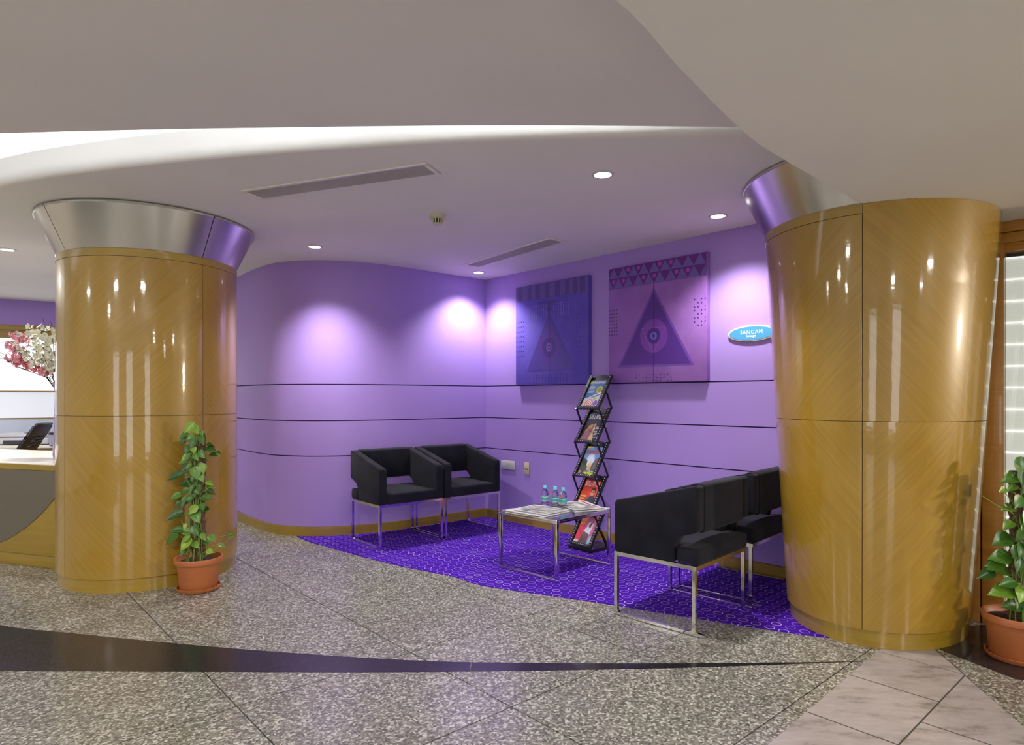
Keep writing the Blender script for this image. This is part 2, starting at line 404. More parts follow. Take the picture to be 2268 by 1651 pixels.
# ------------------------------------------------------------------ shell of the hall behind the camera and reception side
struct('wall_back', MB().box(-8, 7, -4.6, -4.5, 0, 2.8), M['shell'])
struct('wall_hall_left', MB().box(-7.7, -7.6, -4.5, 9.6, 0, 2.8), M['shell'])
struct('wall_hall_right', MB().box(6.5, 6.6, -4.5, 9.6, 0, 2.8), M['shell'])
M['daylight'] = mat('window daylight', (.95, .97, 1, 1), .5, emit=WIN)
for k, x in enumerate([-4.4, -1.9, 1.6]):
    w = struct('window_%d' % (k + 1), MB().box(x - .62, x + .62, -4.5, -4.47, .05, 2.02), M['wood'])
    for dx, hw in ((-.34, .22), (.22, .34)): MB().box(x + dx - hw, x + dx + hw, -4.472, -4.462, .12, 1.95).build('pane', M['daylight'], w, smooth=False)

# ------------------------------------------------------------------ pillars
class Pillar:
    def __init__(s, c, a0, b0, a1, b1, th, zt): s.c = Vector(c); s.p = (a0, b0, a1, b1); s.th = th; s.zt = zt
    def pt(s, t, z, off=0):
        k = z / s.zt; a = s.p[0] + (s.p[2] - s.p[0]) * k + off; b = s.p[1] + (s.p[3] - s.p[1]) * k + off
        t -= s.th; x, y = a * math.cos(t), b * math.sin(t); c_, s_ = math.cos(s.th), math.sin(s.th)
        return Vector((s.c.x + c_ * x - s_ * y, s.c.y + s_ * x + c_ * y, z))
    def seam(s, ratio, z=1.0):
        best = min(range(3600), key=lambda i: (abs((lambda p: p.x / p.y - ratio)(s.pt(R(i / 10), z))) * 50 + s.pt(R(i / 10), z).y) if True else 0)
        return R(best / 10)
    def shell(s, t0, t1, z0, z1, off=0, thick=.012, sign=1, diag=True, n=None):
        m = MB(); n = n or max(6, int((t1 - t0) / R(3.5))); v = []; uv = []; f = []
        r = (s.p[0] + s.p[2]) / 2
        for j, z in enumerate((z0, z1)):
            for i in range(n + 1):
                t = t0 + (t1 - t0) * i / n; v.append(s.pt(t, z, off)); a = r * t
                uv.append(((a * sign + z) * .7071, (a * sign - z) * .7071) if diag else (a, z))
        for z in (z0, z1):
            for i in range(n + 1): t = t0 + (t1 - t0) * i / n; v.append(s.pt(t, z, off - thick)); uv.append((r * t, z))
        N = n + 1
        for i in range(n):
            f += [(i, i + 1, N + i + 1, N + i), (2 * N + i, 3 * N + i, 3 * N + i + 1, 2 * N + i + 1),
                  (i, 2 * N + i, 2 * N + i + 1, i + 1), (N + i, N + i + 1, 3 * N + i + 1, 3 * N + i)]
        f += [(0, N, 3 * N, 2 * N), (n, 2 * N + n, 3 * N + n, N + n)]
        return m.add(v, f, uv)
    def ring(s, zs_off, n=96, t0=0, t1=2 * math.pi):
        m = MB(); v = []; f = []; uv = []
        for (z, o) in zs_off:
            for i in range(n + 1): t = t0 + (t1 - t0) * i / n; v.append(s.pt(t, z, o)); uv.append((.5 * t, z))
        for j in range(len(zs_off) - 1):
            for i in range(n): f.append((j * (n + 1) + i, j * (n + 1) + i + 1, (j + 1) * (n + 1) + i + 1, (j + 1) * (n + 1) + i))
        return m.add(v, f, uv)
JZ, WT, PL = 1.084, 2.063, .085
def make_pillar(P, seams, signs, name_label, capital, ring_span=None, tall=None):
    core = P.ring([(0.0, -.02), (SOF - .005, -.02)])
    o = core.build('pillar', M['dark']); o['kind'] = 'structure'
    g_ = .0016 / P.p[0]
    P.ring([(0, -.012), (PL - .004, -.012), (PL - .004, -.03)]).build('plinth', M['plinth'], o)
    ss = sorted(seams)
    for i, a in enumerate(ss):
        b = ss[(i + 1) % len(ss)]
        if b <= a: b += 2 * math.pi
        full = tall and tall[i]
        P.shell(a + g_, b - g_, PL, JZ - .0012, sign=signs[i]).build('panel', M['veneer'], o)
        P.shell(a + g_, b - g_, JZ + .0012, (SOF - .001) if full else WT - .001, sign=-signs[i]).build('panel', M['veneer'], o)
    t0, t1 = ring_span or (0, 2 * math.pi)
    P.ring([(WT + .001, -.012), (WT + .001, .002), (SOF, .002), (SOF, -.012)], t0=t0, t1=t1).build('rim', M['plinth'], o)
    (capb, capt, zt_) = capital
    c = [i for i in range(1)]
    spl = ss
    for i, a in enumerate(spl):
        b = spl[(i + 1) % len(spl)]
        if b <= a: b += 2 * math.pi
        P.ring([(SOF + .001, capb - .004), (SOF + .001, capb), (zt_ - .012, capt), (zt_ - .012, capt + .006), (zt_, capt + .006), (zt_, capt - .05)], n=40, t0=a + g_ * 1.6, t1=b - g_ * 1.6).build('capital', M['steel'], o)
    return o
pl_ = Pillar((-2.50, 4.445), .548, .543, .543, .545, 0, SOF)
sA, sB = pl_.seam((143 - 1134) / 1420), pl_.seam((450 - 1134) / 1420)
make_pillar(pl_, [sA % (2 * math.pi), sB % (2 * math.pi), R(0) + .35, R(150)], [-1, 1, -1, 1], '', (-.004, .112, 2.368))
pr_ = Pillar((1.985, 3.505), .53, .428, .60, .555, .83, SOF)
sR = pr_.seam((1910 - 1134) / 1420)
print('seams', math.degrees(sA), math.degrees(sB), math.degrees(sR))
make_pillar(pr_, [sR % (2 * math.pi), R(330), R(60), R(135)], [1, -1, 1, -1], '', (-.004, .10, 2.372), ring_span=(R(60), sR % (2 * math.pi)), tall=[False, False, True, True])

# ------------------------------------------------------------------ partition at the end of the right wall
def wall_frame(name, t, z, kind=None):
    o = bpy.data.objects.new(name, None); COL.objects.link(o); p = AW + DW * t; o.location = (p.x, p.y, z); o.rotation_euler = (0, 0, RW); return o
T0 = 3.94
pw = struct('door_1', MB().box(3.94, 4.105, -.03, .09, 0, 2.0).box(4.113, 4.206, -.035, .09, 0, 2.0).box(5.0, 5.1, -.035, .09, 0, 2.0), M['wood'], bevel=.003)
pw.location = (AW.x, AW.y, 0); pw.rotation_euler = (0, 0, RW)
MB().box(3.94, 5.1, -.045, .09, 2.055, SOF - .001).build('head_rail', M['wood'], pw, bevel=.003)
MB().box(3.94, 5.1, -.035, .09, 2.0, 2.052).box(4.2065, 4.9995, -.03, .09, 1.955, 1.9995).build('lintel', M['wood'], pw, bevel=.003)
MB().box(3.94, 5.1, .04, .08, 0, 2.05).build('lining', M['dark'], pw)
MB().box(4.2065, 4.9995, -.022, .02, 0, .12).build('bottom_rail', M['wood'], pw, bevel=.003)
M['pane'] = mat('door glass', (.93, .96, .94, 1), .02, trans=1, ior=1.45)
M['frost'] = mat('frosted backlit panel', lin(222, 222, 214), .35, emit=.55)
M['frost_edge'] = mat('frosted panel edge', lin(250, 250, 246), .4, emit=.9)
MB().box(4.2065, 4.9995, -.012, -.006, .121, 1.9545).build('pane', M['pane'], pw, smooth=False)
def curved_band(z0, z1, o0):
    m = MB(); n = 14; prof = []
    for i in range(n + 1): x = 4.207 + .792 * i / n; prof.append((x, .012 + .06 * math.sin(math.pi * i / n) + o0))
    return m.slab(prof + [(x, y + .004) for x, y in prof[::-1]], z0, z1)
for k in range(16):
    z = .125 + k * .113
    curved_band(z, z + .102, .006).build('band', M['frost'], pw)
    curved_band(z + .1025, z + .1125, 0).build('strip', M['frost_edge'], pw)

# ------------------------------------------------------------------ reception side, behind the left pillar
RD = Vector((.854, .52)).normalized(); RO = Vector((-6.14, 7.69)); RR = math.atan2(RD.y, RD.x)
rw = struct('wall_reception', MB().box(-2.5, 2.2, .06, .2, 0, CEIL), M['lilac'], smooth=False)
rw.location = (RO.x, RO.y, 0); rw.rotation_euler = (0, 0, RR)
MB().box(-2.5, 2.2, 0, .06, 2.075, CEIL).build('bulkhead', M['lilac'], rw, smooth=False)
MB().box(-2.5, 2.2, -.02, .06, 2.01, 2.074).box(-2.5, 2.2, -.008, .06, 1.915, 2.008).build('beam', M['skirting'], rw, bevel=.003)
M['glow1'] = mat('backlit white panel', lin(246, 246, 248), .4, emit=GLOW)
M['glow2'] = mottled('backlit grey panel', lin(224, 228, 236), lin(204, 210, 222), 1.6, rough=.4); M['glow2'].node_tree.nodes['Principled BSDF'].inputs['Emission Color'].default_value = lin(222, 226, 236); M['glow2'].node_tree.nodes['Principled BSDF'].inputs['Emission Strength'].default_value = .6
M['glow3'] = mottled('frosted blue panel', lin(196, 204, 220), lin(140, 152, 178), 1.4, rough=.3); M['glow3'].node_tree.nodes['Principled BSDF'].inputs['Emission Color'].default_value = lin(200, 208, 225); M['glow3'].node_tree.nodes['Principled BSDF'].inputs['Emission Strength'].default_value = .35
for z0, z1, mm in [(1.278, 1.913, 'glow1'), (.948, 1.262, 'glow2'), (.2, .932, 'glow3')]:
    for x0, x1 in [(-2.5, -.9), (-.895, .705), (.71, 2.2)]:
        MB().box(x0, x1, .02, .059, z0, z1).build('glass_panel', M[mm], rw, smooth=False)
for z in (1.27, .94): MB().box(-2.5, 2.2, -.005, .05, z - .0075, z + .0075).build('rail', M['skirting'], rw, smooth=False)

DX = Vector((.952, -.304)).normalized(); DR = math.atan2(DX.y, DX.x)
M['laminate'] = mottled('cream laminate', lin(222, 219, 208), lin(226, 224, 214), 3, rough=.3)
dk = thing('reception_desk', 'golden wood reception desk with steel disc front and cream counter top', 'desk', (-3.19, 4.449, 0), DR)
MB().box(-2.2, .06, .022, .70, 0, .088).build('plinth', M['skirting'], dk, bevel=.003)
MB().box(-2.2, .06, 0, .70, .092, .689).build('front_panel', M['skirting'], dk, bevel=.002)
arc = [(-2.1 + 2.15 * i / 40) for i in range(41)]
dz = lambda x: 1.52 - math.sqrt(1.456 ** 2 - (x + 1.012) ** 2)
MB().prism([(x, dz(x)) for x in arc] + [(.05, .686), (-2.1, .686)], lambda x, z: (x, -.006, z), lambda x, z: (x, .001, z)).build('steel_disc', M['steel_dull'], dk, smooth=False)['label'] = 'dull steel disc segment'
MB().box(-2.2, .07, -.02, .84, .69, .7275).build('counter_edge', M['skirting'], dk, bevel=.002)
MB().box(-2.2, .07, -.016, .84, .728, .732).build('counter_top', M['laminate'], dk, smooth=False)
cs = thing('console', 'low back console under the printer behind the reception desk', 'cabinet', (-5.05, 6.98, 0), R(10))
MB().box(-.9, .9, -.35, .35, .05, .668).build('body', M['skirting'], cs, bevel=.004)
MB().box(-.92, .92, -.38, .36, .67, .70).build('top', M['laminate'], cs, bevel=.003)
MB().box(-.88, .88, -.32, .33, 0, .05).build('plinth', M['dark'], cs)
M['printer'] = mat('printer plastic', lin(190, 190, 200), .4); M['printer_dark'] = mat('printer dark plastic', lin(58, 58, 68), .35)
pr = thing('printer', 'pale grey office printer behind the mesh chair on the back console', 'printer', (-5.13, 6.84, .70), R(8))
MB().box(-.26, .26, -.17, .19, .008, .075).build('body', M['printer'], pr, bevel=.02, seg=3)
MB().box(-.25, .25, -.16, .18, .077, .12).build('lid', M['printer'], pr, bevel=.018, seg=3)
MB().box(-.17, .17, -.178, -.168, .012, .05).build('slot', M['printer_dark'], pr)
MB().box(.0, .34, -.12, .1, .122, .128).build('paper_guide', M['printer_dark'], pr, bevel=.002)
for x, y in ((-.22, -.14), (.18, -.14), (-.22, .12), (.18, .12)): MB().box(x, x + .04, y, y + .04, 0, .0085).build('foot', M['dark'], pr)
M['tray'] = mat('translucent grey tray', lin(160, 160, 185), .35)
ft = thing('file_tray', 'translucent grey file tray beside the printer on the back console', 'tray', (-4.64, 6.72, .70), R(10))
MB().box(-.16, .16, -.07, .07, 0, .006).build('base', M['tray'], ft, smooth=False)
MB().prism([(-.155, 0), (.155, 0), (.168, .10), (-.168, .10)], lambda x, z: (x, -.07, z), lambda x, z: (x, -.064, z)).build('front', M['tray'], ft, smooth=False)
MB().prism([(-.155, 0), (.155, 0), (.168, .10), (-.168, .10)], lambda x, z: (x, .064, z), lambda x, z: (x, .07, z)).build('back', M['tray'], ft, smooth=False)
MB().bar((-.168, -.07, .102), (.168, -.07, .102), .007).build('lip', M['white_plastic'], ft)
M['mesh'] = mat('charcoal plastic', lin(48, 46, 54), .4)
oc = thing('office_chair', 'charcoal office chair with slotted backrest behind the reception desk', 'chair', (-4.74, 6.06, 0), R(14))
def chair_back():
    m = MB(); e = Vector((.52, 0, .854)); w = .19; holes = [(.17, .185), (.205, .22), (.24, .255), (.275, .29)]
    z = .0; segs = []
    def sl(v0, v1, a0, a1): 
        q = [Vector((0, a, 0)) + e * v for v, a in ((v0, a0), (v0, a1), (v1, a1), (v1, a0))]; n = Vector((.854, 0, -.52)) * .022
        m.add(q + [p + n for p in q], [(3, 2, 1, 0), (4, 5, 6, 7), (0, 1, 5, 4), (1, 2, 6, 5), (2, 3, 7, 6), (3, 0, 4, 7)])
    last = 0
    for a, b in holes: sl(last, a, -w, w); sl(a, b, -w, -.06); sl(a, b, .06, w); last = b
    sl(last, .40, -w, w); sl(.40, .43, -w + .03, w - .03); return m
cb = chair_back().build('backrest', M['mesh'], oc, bevel=.004); cb.location = (.05, 0, .59)
MB().box(-.40, .06, -.22, .22, .44, .50).build('seat', M['fabric'], oc, bevel=.025, seg=3)
MB().bar((-.06, 0, .425), (.16, 0, .43), .06, .03).bar((.16, 0, .43), (.105, 0, .66), .05, .03).build('back_post', M['mesh'], oc)
MB().tube([(-.17, 0, .08), (-.17, 0, .44)], .025, 12).build('gas_column', M['dark'], oc)
for k in range(5):
    a = R(72 * k + 10); c_, s_ = math.cos(a), math.sin(a)
    lg = MB().bar((-.17, 0, .09), (-.17 + .27 * c_, .27 * s_, .065), .04, .03).build('leg', M['mesh'], oc)
    MB().tube([(-.17 + .27 * c_ - s_ * .015, .27 * s_ + c_ * .015, .026), (-.17 + .27 * c_ + s_ * .015, .27 * s_ - c_ * .015, .026)], .026, 12).build('caster', M['dark'], lg)

# vase of orchid sprays on the counter, half hidden by the pillar
vs = thing('orchid_arrangement', 'tall lilac vase of white and pink silk orchid sprays on the reception counter', 'flowers', (-3.503, 4.98, .732))
M['vase'] = mat('lilac glaze', lin(150, 128, 176), .25)
MB().lathe([(.05, 0), (.055, .02), (.045, .25), (.04, .5), (.055, .585), (.048, .585), (.034, .5), (.034, .45)], 24).build('vase', M['vase'], vs)
M['white_petal'] = mottled('ivory petal', lin(238, 238, 228), lin(232, 230, 205), 40, rough=.6)
M['pink_petal'] = mottled('pink petal', lin(240, 168, 188), lin(244, 204, 216), 30, rough=.6)
M['coral_petal'] = mottled('coral petal', lin(232, 132, 140), lin(240, 168, 176), 30, rough=.6)
M['twig'] = mat('dark twig', lin(70, 48, 50), .7)
def blossom_mesh(m):
    b = MB()
    for k in range(5):
        a = R(72 * k); c_, s_ = math.cos(a), math.sin(a); P = []
        for (x, y, z) in [(0, 0, 0), (-.010, .010, .004), (-.013, .020, .010), (0, .026, .014), (.013, .020, .010), (.010, .010, .004), (0, .014, .002)]: P.append((x * c_ - y * s_, x * s_ + y * c_, z))
        b.add(P, [(0, 5, 6), (0, 6, 1), (1, 6, 2), (2, 6, 3), (3, 6, 4), (4, 6, 5)])
    b.add([(.004, 0, .003), (-.002, .0035, .003), (-.002, -.0035, .003), (0, 0, .012)], [(0, 1, 3), (1, 2, 3), (2, 0, 3)])
    return b.mesh('blossom', M[m])
BM = {k: blossom_mesh(k) for k in ('white_petal', 'pink_petal', 'coral_petal')}
rng = random.Random(3)
def inpoly(p, poly):
    r = False
    for (x1, y1), (x2, y2) in zip(poly, poly[1:] + poly[:1]):
        if (y1 > p[1]) != (y2 > p[1]) and p[0] < (x2 - x1) * (p[1] - y1) / (y2 - y1) + x1: r = not r
    return r
# outline of the bouquet seen from the front: x to the right of the vase axis, z above the counter (metres)
white = [(-.263, 1.011), (-.141, 1.021), (0, 1.0), (.10, .95), (.14, .82), (.10, .70), (0, .66), (-.107, .677), (-.246, .759), (-.294, .803), (-.277, .895), (-.27, .96)]
pinks = [[(-.359, .953), (-.27, .953), (-.27, .895), (-.345, .909)], [(-.393, .881), (-.413, .895), (-.345, .895), (-.284, .847), (-.284, .80), (-.365, .805)],
         [(-.44, .783), (-.396, .81), (-.328, .793), (-.257, .759), (-.277, .708), (-.338, .725), (-.386, .742), (-.43, .752)]]
coral = [[(-.328, .776), (-.243, .742), (-.141, .691), (-.053, .664), (-.056, .643), (-.114, .637), (-.226, .674), (-.311, .715)]]
stems = MB(); spots = []
def spray(poly, key, n, yr, mind):
    pts = []; x0, x1 = min(p[0] for p in poly), max(p[0] for p in poly); z0, z1 = min(p[1] for p in poly), max(p[1] for p in poly); t = 0
    while len(pts) < n and t < 6000:
        t += 1; p = (rng.uniform(x0, x1), rng.uniform(z0, z1), rng.uniform(*yr))
        if inpoly(p, poly) and all((p[0] - q[0]) ** 2 + (p[1] - q[1]) ** 2 + (p[2] - q[2]) ** 2 * .4 > mind ** 2 for q in pts): pts.append(p)
    for x, z, y in pts:
        o = link(bpy.data.objects.new('blossom', BM[key]), vs); o.location = (x, y, z)
        n_ = Vector((x * 1.2 + rng.uniform(-.5, .5), -.55 + rng.uniform(-.5, .3), (z - .7) * .9 + rng.uniform(-.4, .5))).normalized()
        o.rotation_euler = n_.to_track_quat('Z', 'Y').to_euler(); k = rng.uniform(.68, 1.02); o.scale = (k, k, k); spots.append((x, y, z))
spray(white, 'white_petal', 190, (-.12, .10), .021)
for q in pinks: spray(q, 'pink_petal', 30, (-.06, .05), .018)
for q in coral: spray(q, 'coral_petal', 40, (-.06, .05), .017)
for (x, z) in [(-.24, 1.0), (-.12, 1.06), (-.06, 1.03), (-.36, .94), (-.42, .90), (-.44, .78), (-.40, .75), (-.2, .68), (.06, .9), (.1, .75), (-.26, .84), (-.1, .88)]:
    stems.tube([(0, 0, .46), (x * .25, -.005, .62 if z > .7 else .60), (x * .75, -.02, .45 * .62 + .55 * z), (x, -.02, z), (x * 1.08, -.03, z + .03)], .003, 5, .0012)
for x, y, z in spots[::3]:
    d = Vector((x * .8 + rng.uniform(-.3, .1), -.3, rng.uniform(-.1, .5))).normalized() * rng.uniform(.03, .05); stems.tube([(x, y, z), (x + d.x, y + d.y, z + d.z)], .0012, 4, .0028)
stems.build('twigs', M['twig'], vs)['kind'] = 'stuff'

# ------------------------------------------------------------------ ceiling fittings
def downlight(x, y, label, group='recessed downlights', power=None, blend=.75, size=118):
    t = thing('downlight', label, 'light', (x, y, CEIL), 0, group)
    MB().lathe([(.046, -.0005), (.046, -.006), (.056, -.006), (.062, -.0005)], 32).build('trim_ring', M['white_plastic'], t)
    MB().lathe([(.0, -.002), (.044, -.002), (.044, -.0005)], 32).build('lamp', M['lamp'], t)
    l = bpy.data.lights.new('downlight_beam', 'SPOT'); l.energy = power or SPOT_W; l.spot_size = R(size); l.spot_blend = blend; l.shadow_soft_size = .04; l.color = (1, .97, .94)
    lo_ = link(bpy.data.objects.new('downlight_beam', l)); lo_.location = (x, y, CEIL - .02)
    return t
downlight(.48, 3.392, 'bright round downlight in front of the long grille, over the carpet edge')
downlight(1.338, 4.168, 'bright round downlight close to the steel capital of the flared pillar', power=SPOT_W * .72)
downlight(-.315, 6.05, 'bright round downlight in the inner corner above the two walls', power=SPOT_W * .7)
downlight(-1.544, 5.017, 'bright round downlight above the curved lilac wall and left armchairs')
downlight(-4.03, 5.12, 'bright round downlight over the reception desk behind the left pillar')
for i, (x, y, z, p) in enumerate([(-3.2, .6, CEIL - .01, 1), (-1.4, -1.2, CEIL - .01, 1), (-4.6, -1.4, CEIL - .01, 1), (-5.6, 1.4, CEIL - .01, 1), (-5.6, 5.0, CEIL - .01, 1), (1.3, -1.5, SOF - .01, 1), (3.4, .4, SOF - .01, 1), (3.9, -2.0, SOF - .01, 1), (-1.2, .9, CEIL - .01, .6)]):
    l = bpy.data.lights.new('hall_lamp', 'AREA'); l.shape = 'DISK'; l.size = .3; l.energy = HALL_W * p; l.color = (1, .965, .92)
    lo_ = link(bpy.data.objects.new('hall_lamp', l)); lo_.location = (x, y, z)

l = bpy.data.lights.new('wall_lamp', 'AREA'); l.shape = 'DISK'; l.size = .22; l.energy = 110; l.color = (1, .86, .68)
lo_ = link(bpy.data.objects.new('wall_lamp', l)); lo_.location = (6.4, 1.0, 1.6); lo_.rotation_euler = (R(90), 0, R(75))
M['slat'] = mat('grille slat', lin(196, 190, 182), .5); M['grille_frame'] = mat('grille frame', lin(240, 236, 228), .5)
def grille(name, label, p0, p1, w, n=11):
    p0, p1 = Vector(p0), Vector(p1); d = p1 - p0; L = d.length; a = math.atan2(d.y, d.x)
    t = thing('air_grille', label, 'vent', (p0.x, p0.y, CEIL), a, 'ceiling air grilles')
    f = .022
    MB().box(0, L, 0, f, -.008, -.0005).box(0, L, w - f, w, -.008, -.0005).box(0, f, f, w - f, -.008, -.0005).box(L - f, L, f, w - f, -.008, -.0005).build('frame', M['grille_frame'], t, bevel=.002)
    MB().box(f, L - f, f, w - f, -.0015, -.0005).build('backing', M['dark'], t, smooth=False)
    me = None
    for k in range(n):
        y = f + (w - 2 * f) * (k + .5) / n
        if me is None: me = MB().box(f, L - f, -.0026, .0026, -.0075, -.0016).mesh('slat', M['slat'], smooth=False)
        o = link(bpy.data.objects.new('slat', me), t); o.location = (0, y, 0)
    return t
grille('a', 'long slatted grille nearest the ceiling cove', (-1.547, 3.65), (-.436, 3.222), .175)
grille('b', 'slatted grille near the inner corner beside the right wall', (-.435, 5.694), (.274, 4.740), .175)
sd = thing('smoke_detector', 'cream round smoke detector on the lounge ceiling between the grilles', 'detector', (-.482, 4.147, CEIL))
MB().lathe([(.052, 0), (.052, -.024), (.046, -.028), (.02, -.028)], 32).build('base', M['cream_plastic'], sd)
MB().lathe([(.024, -.028), (.024, -.058), (.012, -.064), (.0, -.065)], 24).build('sensor_core', M['printer_dark'], sd)
hd = MB()
for k in range(10):
    a = R(36 * k); hd.bar((.034 * math.cos(a), .034 * math.sin(a), -.028), (.028 * math.cos(a), .028 * math.sin(a), -.056), .009, .005, up=(-math.sin(a), math.cos(a), 0))
hd.build('vane', M['cream_plastic'], sd)
MB().lathe([(.0, -.0655), (.024, -.0655), (.030, -.060), (.030, -.056), (.0, -.056)], 24).build('cap', M['cream_plastic'], sd)

# ------------------------------------------------------------------ pictures, sign and plates on the right wall
def prints(parent, name, polys, m, k, y0=-.0455):
    if len(polys) > 1 and not name.endswith('dots'):
        for q in polys: o = prints(parent, name, [q], m, k, y0)
        return o
    mb = MB()
    for q in polys: mb.prism(q, lambda x, z: (x, y0 - .0004 * k, z), lambda x, z: (x, y0 - .0004 * k - .0003, z))
    return mb.build(name, m, parent, smooth=False)
def circ(cx, cz, rx, rz=None, n=28): rz = rz or rx; return [(cx + rx * math.cos(2 * math.pi * i / n), cz + rz * math.sin(2 * math.pi * i / n)) for i in range(n)]
def rect(x0, x1, z0, z1): return [(x0, z0), (x1, z0), (x1, z1), (x0, z1)]
def canvas_mat(name, a, b):
    m = mottled(name, a, b, 5, bump=.15, bscale=400, rough=.8); return m
c1 = wall_frame('canvas_picture', .498, 1.313)
tag(c1, 'blue violet square canvas with a faint triangle and dotted fields', 'picture', 'canvas pictures on the lilac wall')
MB().box(0, .893, -.045, -.001, 0, .918).build('canvas', canvas_mat('blue violet canvas', lin(88, 72, 182), lin(104, 86, 192)), c1, bevel=.003)
sa, sb = flat(104, 84, 158), flat(84, 66, 140)
prints(c1, 'stripe_band', [rect(.002, .891, .778, .916)], sa, 1)
prints(c1, 'stripe', [rect(x, x + w_, .778, .916) for x, w_ in [(.03, .06), (.16, .05), (.26, .06), (.39, .05), (.51, .06), (.63, .05), (.72, .05), (.80, .06)]], sb, 2)
prints(c1, 'triangle', [[(.152, .126), (.733, .133), (.435, .646)]], flat(78, 60, 152), 1)
prints(c1, 'triangle', [[(.273, .757), (.549, .748), (.433, .650)]], flat(76, 62, 150), 1)
for k, (r1, r2, c) in enumerate([(.132, .143, (88, 54, 150)), (.083, .09, (66, 42, 128)), (.034, .04, (122, 74, 190)), (.018, .02, (50, 34, 100)), (.008, .009, (190, 180, 220))]):
    prints(c1, 'disc', [circ(.437, .332, r1, r2)], flat(*c), 2 + k)
prints(c1, 'axis', [rect(.4345, .4375, .002, .778)], flat(58, 44, 110), 7)
D = lambda xs, zs, r, skip=0: [circ(x, z, r, n=6) for i, x in enumerate(xs) for j, z in enumerate(zs) if not skip or (i * 7 + j * 5) % skip]
ls = lambda a, b, n: [a + (b - a) * i / (n - 1) for i in range(n)]
prints(c1, 'light_dots', D(ls(.192, .40, 8), ls(.61, .715, 6), .0045) + D(ls(.46, .673, 8), ls(.61, .715, 6), .0045), flat(160, 150, 215), 3)['kind'] = 'stuff'
prints(c1, 'dark_dots', D(ls(.012, .107, 4), ls(.269, .588, 8), .0055) + D(ls(.765, .869, 4), ls(.28, .60, 9), .0055, 3) + D(ls(.241, .649, 12), ls(.01, .085, 4), .005), flat(52, 38, 108), 3)['kind'] = 'stuff'
c2 = wall_frame('canvas_picture', 1.612, 1.316)
tag(c2, 'magenta square canvas with a bold dark triangle below a zigzag band', 'picture', 'canvas pictures on the lilac wall')
MB().box(0, .886, -.045, -.001, 0, .926).build('canvas', canvas_mat('magenta lilac canvas', lin(140, 92, 178), lin(156, 108, 190)), c2, bevel=.003)
prints(c2, 'zigzag_band', [rect(.002, .884, .758, .924)], flat(98, 38, 130), 1)
tri = []
for row, (z0, z1) in enumerate([(.760, .841), (.843, .924)]):
    off = 0 if row else -.05
    for k in range(10):
        x = off + k * .098
        a, b, t_ = max(x, .002), min(x + .098, .884), x + .049
        if b - a < .03: continue
        if t_ < .002 or t_ > .884: tri.append([(a, z0), (b, z0), (min(max(t_, .002), .884), z0 + (z1 - z0) * .9)])
        else: tri.append([(a, z0), (b, z0), (t_, z1)])
prints(c2, 'triangle_row', tri, flat(108, 88, 172), 2)
prints(c2, 'band_disc', [circ(x, z, .017, n=14) for x, z in [(.196, .897), (.294, .897), (.490, .897), (.588, .897), (.05, .815), (.147, .815), (.343, .815), (.441, .815), (.637, .815), (.735, .815)]], flat(160, 66, 178), 3)
prints(c2, 'triangle', [[(.088, .118), (.784, .121), (.436, .724)]], flat(112, 72, 172), 1)
prints(c2, 'triangle', [[(.120, .140), (.756, .130), (.436, .690)]], flat(86, 44, 142), 2)
for k, (r1, c) in enumerate([(.126, (118, 60, 166)), (.060, (72, 38, 124)), (.029, (112, 92, 205)), (.013, (62, 32, 112))]): prints(c2, 'disc', [circ(.436, .354, r1, r1 * 1.03)], flat(*c), 3 + k)
ln = lambda a, b, w_=.0016: [(a[0] - w_, a[1]), (a[0] + w_, a[1] + w_), (b[0] + w_, b[1]), (b[0] - w_, b[1] - w_)]
prints(c2, 'fine_line', [ln((.326, .415), (.436, .226)), ln((.541, .419), (.436, .226)), rect(.326, .541, .415, .4175)], flat(150, 96, 190), 5)
prints(c2, 'axis', [rect(.4345, .4375, .002, .758)], flat(72, 40, 116), 8)
prints(c2, 'dark_dots', D(ls(.010, .08, 4), ls(.389, .585, 8), .0055) + D(ls(.79, .875, 4), ls(.404, .593, 8), .0055, 3) + D(ls(.273, .593, 11), ls(.01, .056, 3), .005, 4), flat(74, 40, 112), 3)['kind'] = 'stuff'

def text(s_, size, m, parent, mx, name='lettering', ext=.0006, sx=1, shear=0, spacing=1, bold=0):
    cu = bpy.data.curves.new('t', 'FONT'); cu.body = s_; cu.size = size; cu.extrude = ext; cu.align_x = 'CENTER'; cu.resolution_u = 2; cu.shear = shear; cu.space_character = spacing; cu.offset = bold
    o = bpy.data.objects.new('t', cu); COL.objects.link(o); bpy.context.view_layer.update()
    me = bpy.data.meshes.new_from_object(o.evaluated_get(bpy.context.evaluated_depsgraph_get())); bpy.data.objects.remove(o)
    me.materials.clear(); me.materials.append(m); me.transform(Matrix.Diagonal((sx, 1, 1, 1))); me.transform(mx)
    return link(bpy.data.objects.new(name, me), parent)
UP = Matrix.Rotation(R(90), 4, 'X')      # text plane xy -> wall plane xz
sg = wall_frame('lounge_sign', 2.819, 1.6355)
tag(sg, 'oval blue sign with white border and lettering beside the flared pillar', 'sign')
MB().prism(circ(0, 0, .175, .056, 48), lambda x, z: (x, -.001, z), lambda x, z: (x, -.016, z)).build('border', M['white_plastic'], sg, bevel=.003)
MB().prism(circ(0, 0, .160, .046, 48), lambda x, z: (x, -.0155, z), lambda x, z: (x, -.018, z)).build('face', flat(78, 158, 208, .35), sg, smooth=False)
text('SANGAM', .037, flat(245, 245, 250), sg, Matrix.Translation((0, -.0182, -.004)) @ UP, spacing=1.15, sx=.98)
text('lounge', .025, flat(245, 245, 250), sg, Matrix.Translation((0, -.0182, -.0255)) @ UP, bold=.0004)
so_ = wall_frame('socket_plate', .345, .543)
